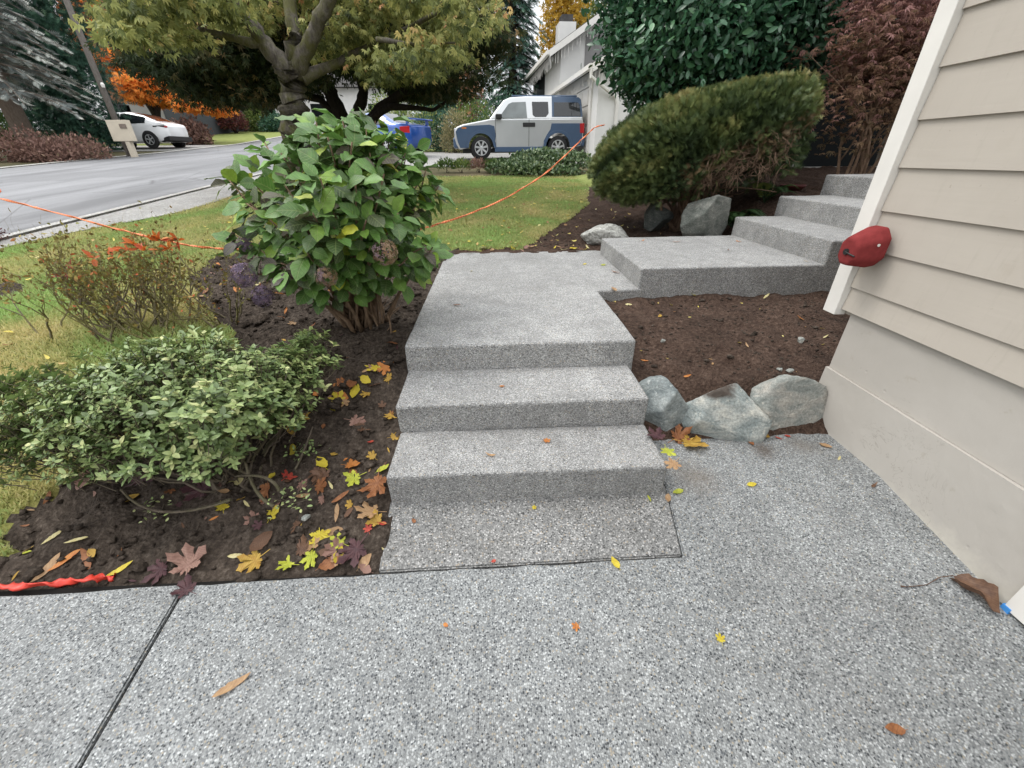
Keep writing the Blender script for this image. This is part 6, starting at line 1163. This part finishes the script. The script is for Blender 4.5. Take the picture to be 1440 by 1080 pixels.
# orange cord strung from the left, round the hydrangea, to the yew
k = NT('orange_cord'); wv = k.n('ShaderNodeTexWave'); wv.inputs['Scale'].default_value = 18; wv.inputs['Distortion'].default_value = 2; k.ln(k.co, wv.inputs['Vector']); M['cord'] = k.fin(k.ramp(wv.outputs['Fac'], [(.2, (.66, .15, .05)), (.8, (.84, .28, .12))]), .5, .3)
def catmull(pts, m=10):
    pts = [np.array(p) for p in pts]; out = []
    for i in range(len(pts) - 1):
        a, b, c_, d = pts[max(i - 1, 0)], pts[i], pts[i + 1], pts[min(i + 2, len(pts) - 1)]
        for t in np.arange(m) / m: out.append(.5 * (2 * b + (c_ - a) * t + (2 * a - 5 * b + 4 * c_ - d) * t * t + (3 * b - a - 3 * c_ + d) * t ** 3))
    return out + [pts[-1]]
path = catmull([(-7.2, 3.9, 1.3), P(-60, 262, 3.5), P(0, 279, 3.4), P(90, 302, 3.3), P(180, 326, 3.15), P(250, 342, 3.05), P(320, 350, 3.0), P(440, 346, 2.95), P(565, 326, 3.0), P(620, 314, 3.2), P(700, 284, 3.75), P(765, 245, 4.4), P(812, 202, 5.0), P(836, 180, 5.45), P(850, 176, 5.6)], 14)
def ribbon(path, w, tw, r_, thick=.0025):
    V = []; n = len(path)
    for i, p in enumerate(path):
        t = unit(path[min(i + 1, n - 1)] - path[max(i - 1, 0)]); a = unit(np.cross(t, [0, 0, 1.])); b = np.cross(t, a); th = tw * i + .5 * math.sin(i * .7); e = math.cos(th) * a + math.sin(th) * b; f = np.cross(t, e); ww = w * (1 + .2 * math.sin(i * 1.3))
        for (u_, v_) in ((-1, 0), (-.4, 1.6), (.4, -1.6), (1, 0), (.4, -3.2), (-.4, -.6)): V.append(p + e * u_ * ww / 2 + f * v_ * thick)
    Fc = [(i * 6 + j, i * 6 + (j + 1) % 6, (i + 1) * 6 + (j + 1) % 6, (i + 1) * 6 + j) for i in range(n - 1) for j in range(6)]; return V, Fc
V, Fc = ribbon(path, .015, .55, lr); tag(np_mesh('cord', V, Fc, M['cord'], None, True), 'orange cord strung across the lawn from the left through the hydrangea to the yew', 'cord')
M['red_ribbon'] = m_plain('red_plastic_ribbon', (.62, .055, .035), .4, .4, 0, .2, 30)
pr = [hit(x, y, top_z) for x, y in ((-40, 836), (0, 831), (30, 830), (60, 828), (95, 823), (125, 822), (150, 816), (160, 819))]; pr = [p + [0, .012 * (i % 2), .012 + .006 * (i % 3)] for i, p in enumerate(pr)]
V, Fc = ribbon(catmull(pr, 8), .034, .23, lr); tag(np_mesh('ribbon', V, Fc, M['red_ribbon'], None, False), 'crumpled red plastic ribbon lying along the bed edge at the far left', 'ribbon')

# ================================================================== CAMERA, SKY, LIGHT
cam = bpy.data.cameras.new('camera'); co = bpy.data.objects.new('camera', cam); COL.objects.link(co)
cam.sensor_width = 36; cam.lens = 36 * F_PX / 1440; cam.clip_end = 1200; cam.clip_start = .02
co.matrix_world = Matrix(((RT[0], UP[0], -FW[0], 0), (RT[1], UP[1], -FW[1], 0), (RT[2], UP[2], -FW[2], CAM_H), (0, 0, 0, 1)))
SC.camera = co
SUN_EL, SUN_AZ = math.radians(58), math.radians(285)     # azimuth clockwise from +Y: light from the left, high
w = bpy.data.worlds.new('World'); SC.world = w; w.use_nodes = True; nt = w.node_tree; bg = nt.nodes['Background']
sky = nt.nodes.new('ShaderNodeTexSky'); sky.sky_type = 'NISHITA'; sky.sun_disc = False; sky.sun_elevation = SUN_EL; sky.sun_rotation = SUN_AZ
sky.dust_density = 4.0; sky.ozone_density = 1.0
tc = nt.nodes.new('ShaderNodeTexCoord'); no = nt.nodes.new('ShaderNodeTexNoise'); no.inputs['Scale'].default_value = 2.2; no.inputs['Detail'].default_value = 6
nt.links.new(tc.outputs['Generated'], no.inputs['Vector'])
cr = nt.nodes.new('ShaderNodeValToRGB'); cr.color_ramp.elements[0].position = .3; cr.color_ramp.elements[0].color = (10.6, 10.9, 11.3, 1); cr.color_ramp.elements[1].position = .7; cr.color_ramp.elements[1].color = (13.2, 13.3, 13.4, 1)
nt.links.new(no.outputs['Fac'], cr.inputs['Fac'])
mx = nt.nodes.new('ShaderNodeMix'); mx.data_type = 'RGBA'; mx.inputs[0].default_value = .88
nt.links.new(sky.outputs[0], mx.inputs[6]); nt.links.new(cr.outputs[0], mx.inputs[7]); 
sep = nt.nodes.new('ShaderNodeSeparateXYZ'); nt.links.new(tc.outputs['Generated'], sep.inputs[0])    # overcast sky: three times brighter overhead than at the horizon
ma = nt.nodes.new('ShaderNodeMath'); ma.operation = 'MULTIPLY_ADD'; ma.use_clamp = False; mc = nt.nodes.new('ShaderNodeMath'); mc.operation = 'MAXIMUM'; mc.inputs[1].default_value = 0
nt.links.new(sep.outputs[2], mc.inputs[0]); nt.links.new(mc.outputs[0], ma.inputs[0]); ma.inputs[1].default_value = 1.12; ma.inputs[2].default_value = .62
mm = nt.nodes.new('ShaderNodeMix'); mm.data_type = 'RGBA'; mm.blend_type = 'MULTIPLY'; mm.inputs[0].default_value = 1; nt.links.new(mx.outputs[2], mm.inputs[6]); nt.links.new(ma.outputs[0], mm.inputs[7])
nt.links.new(mm.outputs[2], bg.inputs['Color']); bg.inputs['Strength'].default_value = .1
sl = bpy.data.lights.new('sun', 'SUN'); sl.energy = 1.0; sl.angle = math.radians(18); sl.color = (1, .97, .92); so = bpy.data.objects.new('sun', sl); COL.objects.link(so)
dv = Vector((math.sin(SUN_AZ) * math.cos(SUN_EL), math.cos(SUN_AZ) * math.cos(SUN_EL), math.sin(SUN_EL))); so.rotation_euler = dv.to_track_quat('Z', 'Y').to_euler(); so.location = (-4, -4, 12)
SC.view_settings.view_transform = 'Standard'; SC.view_settings.look = 'None'; SC.view_settings.exposure = .48; SC.view_settings.gamma = 1
SC.cycles.max_bounces = 8; SC.cycles.diffuse_bounces = 4; SC.cycles.glossy_bounces = 2; SC.cycles.transparent_max_bounces = 4; SC.cycles.use_denoising = True
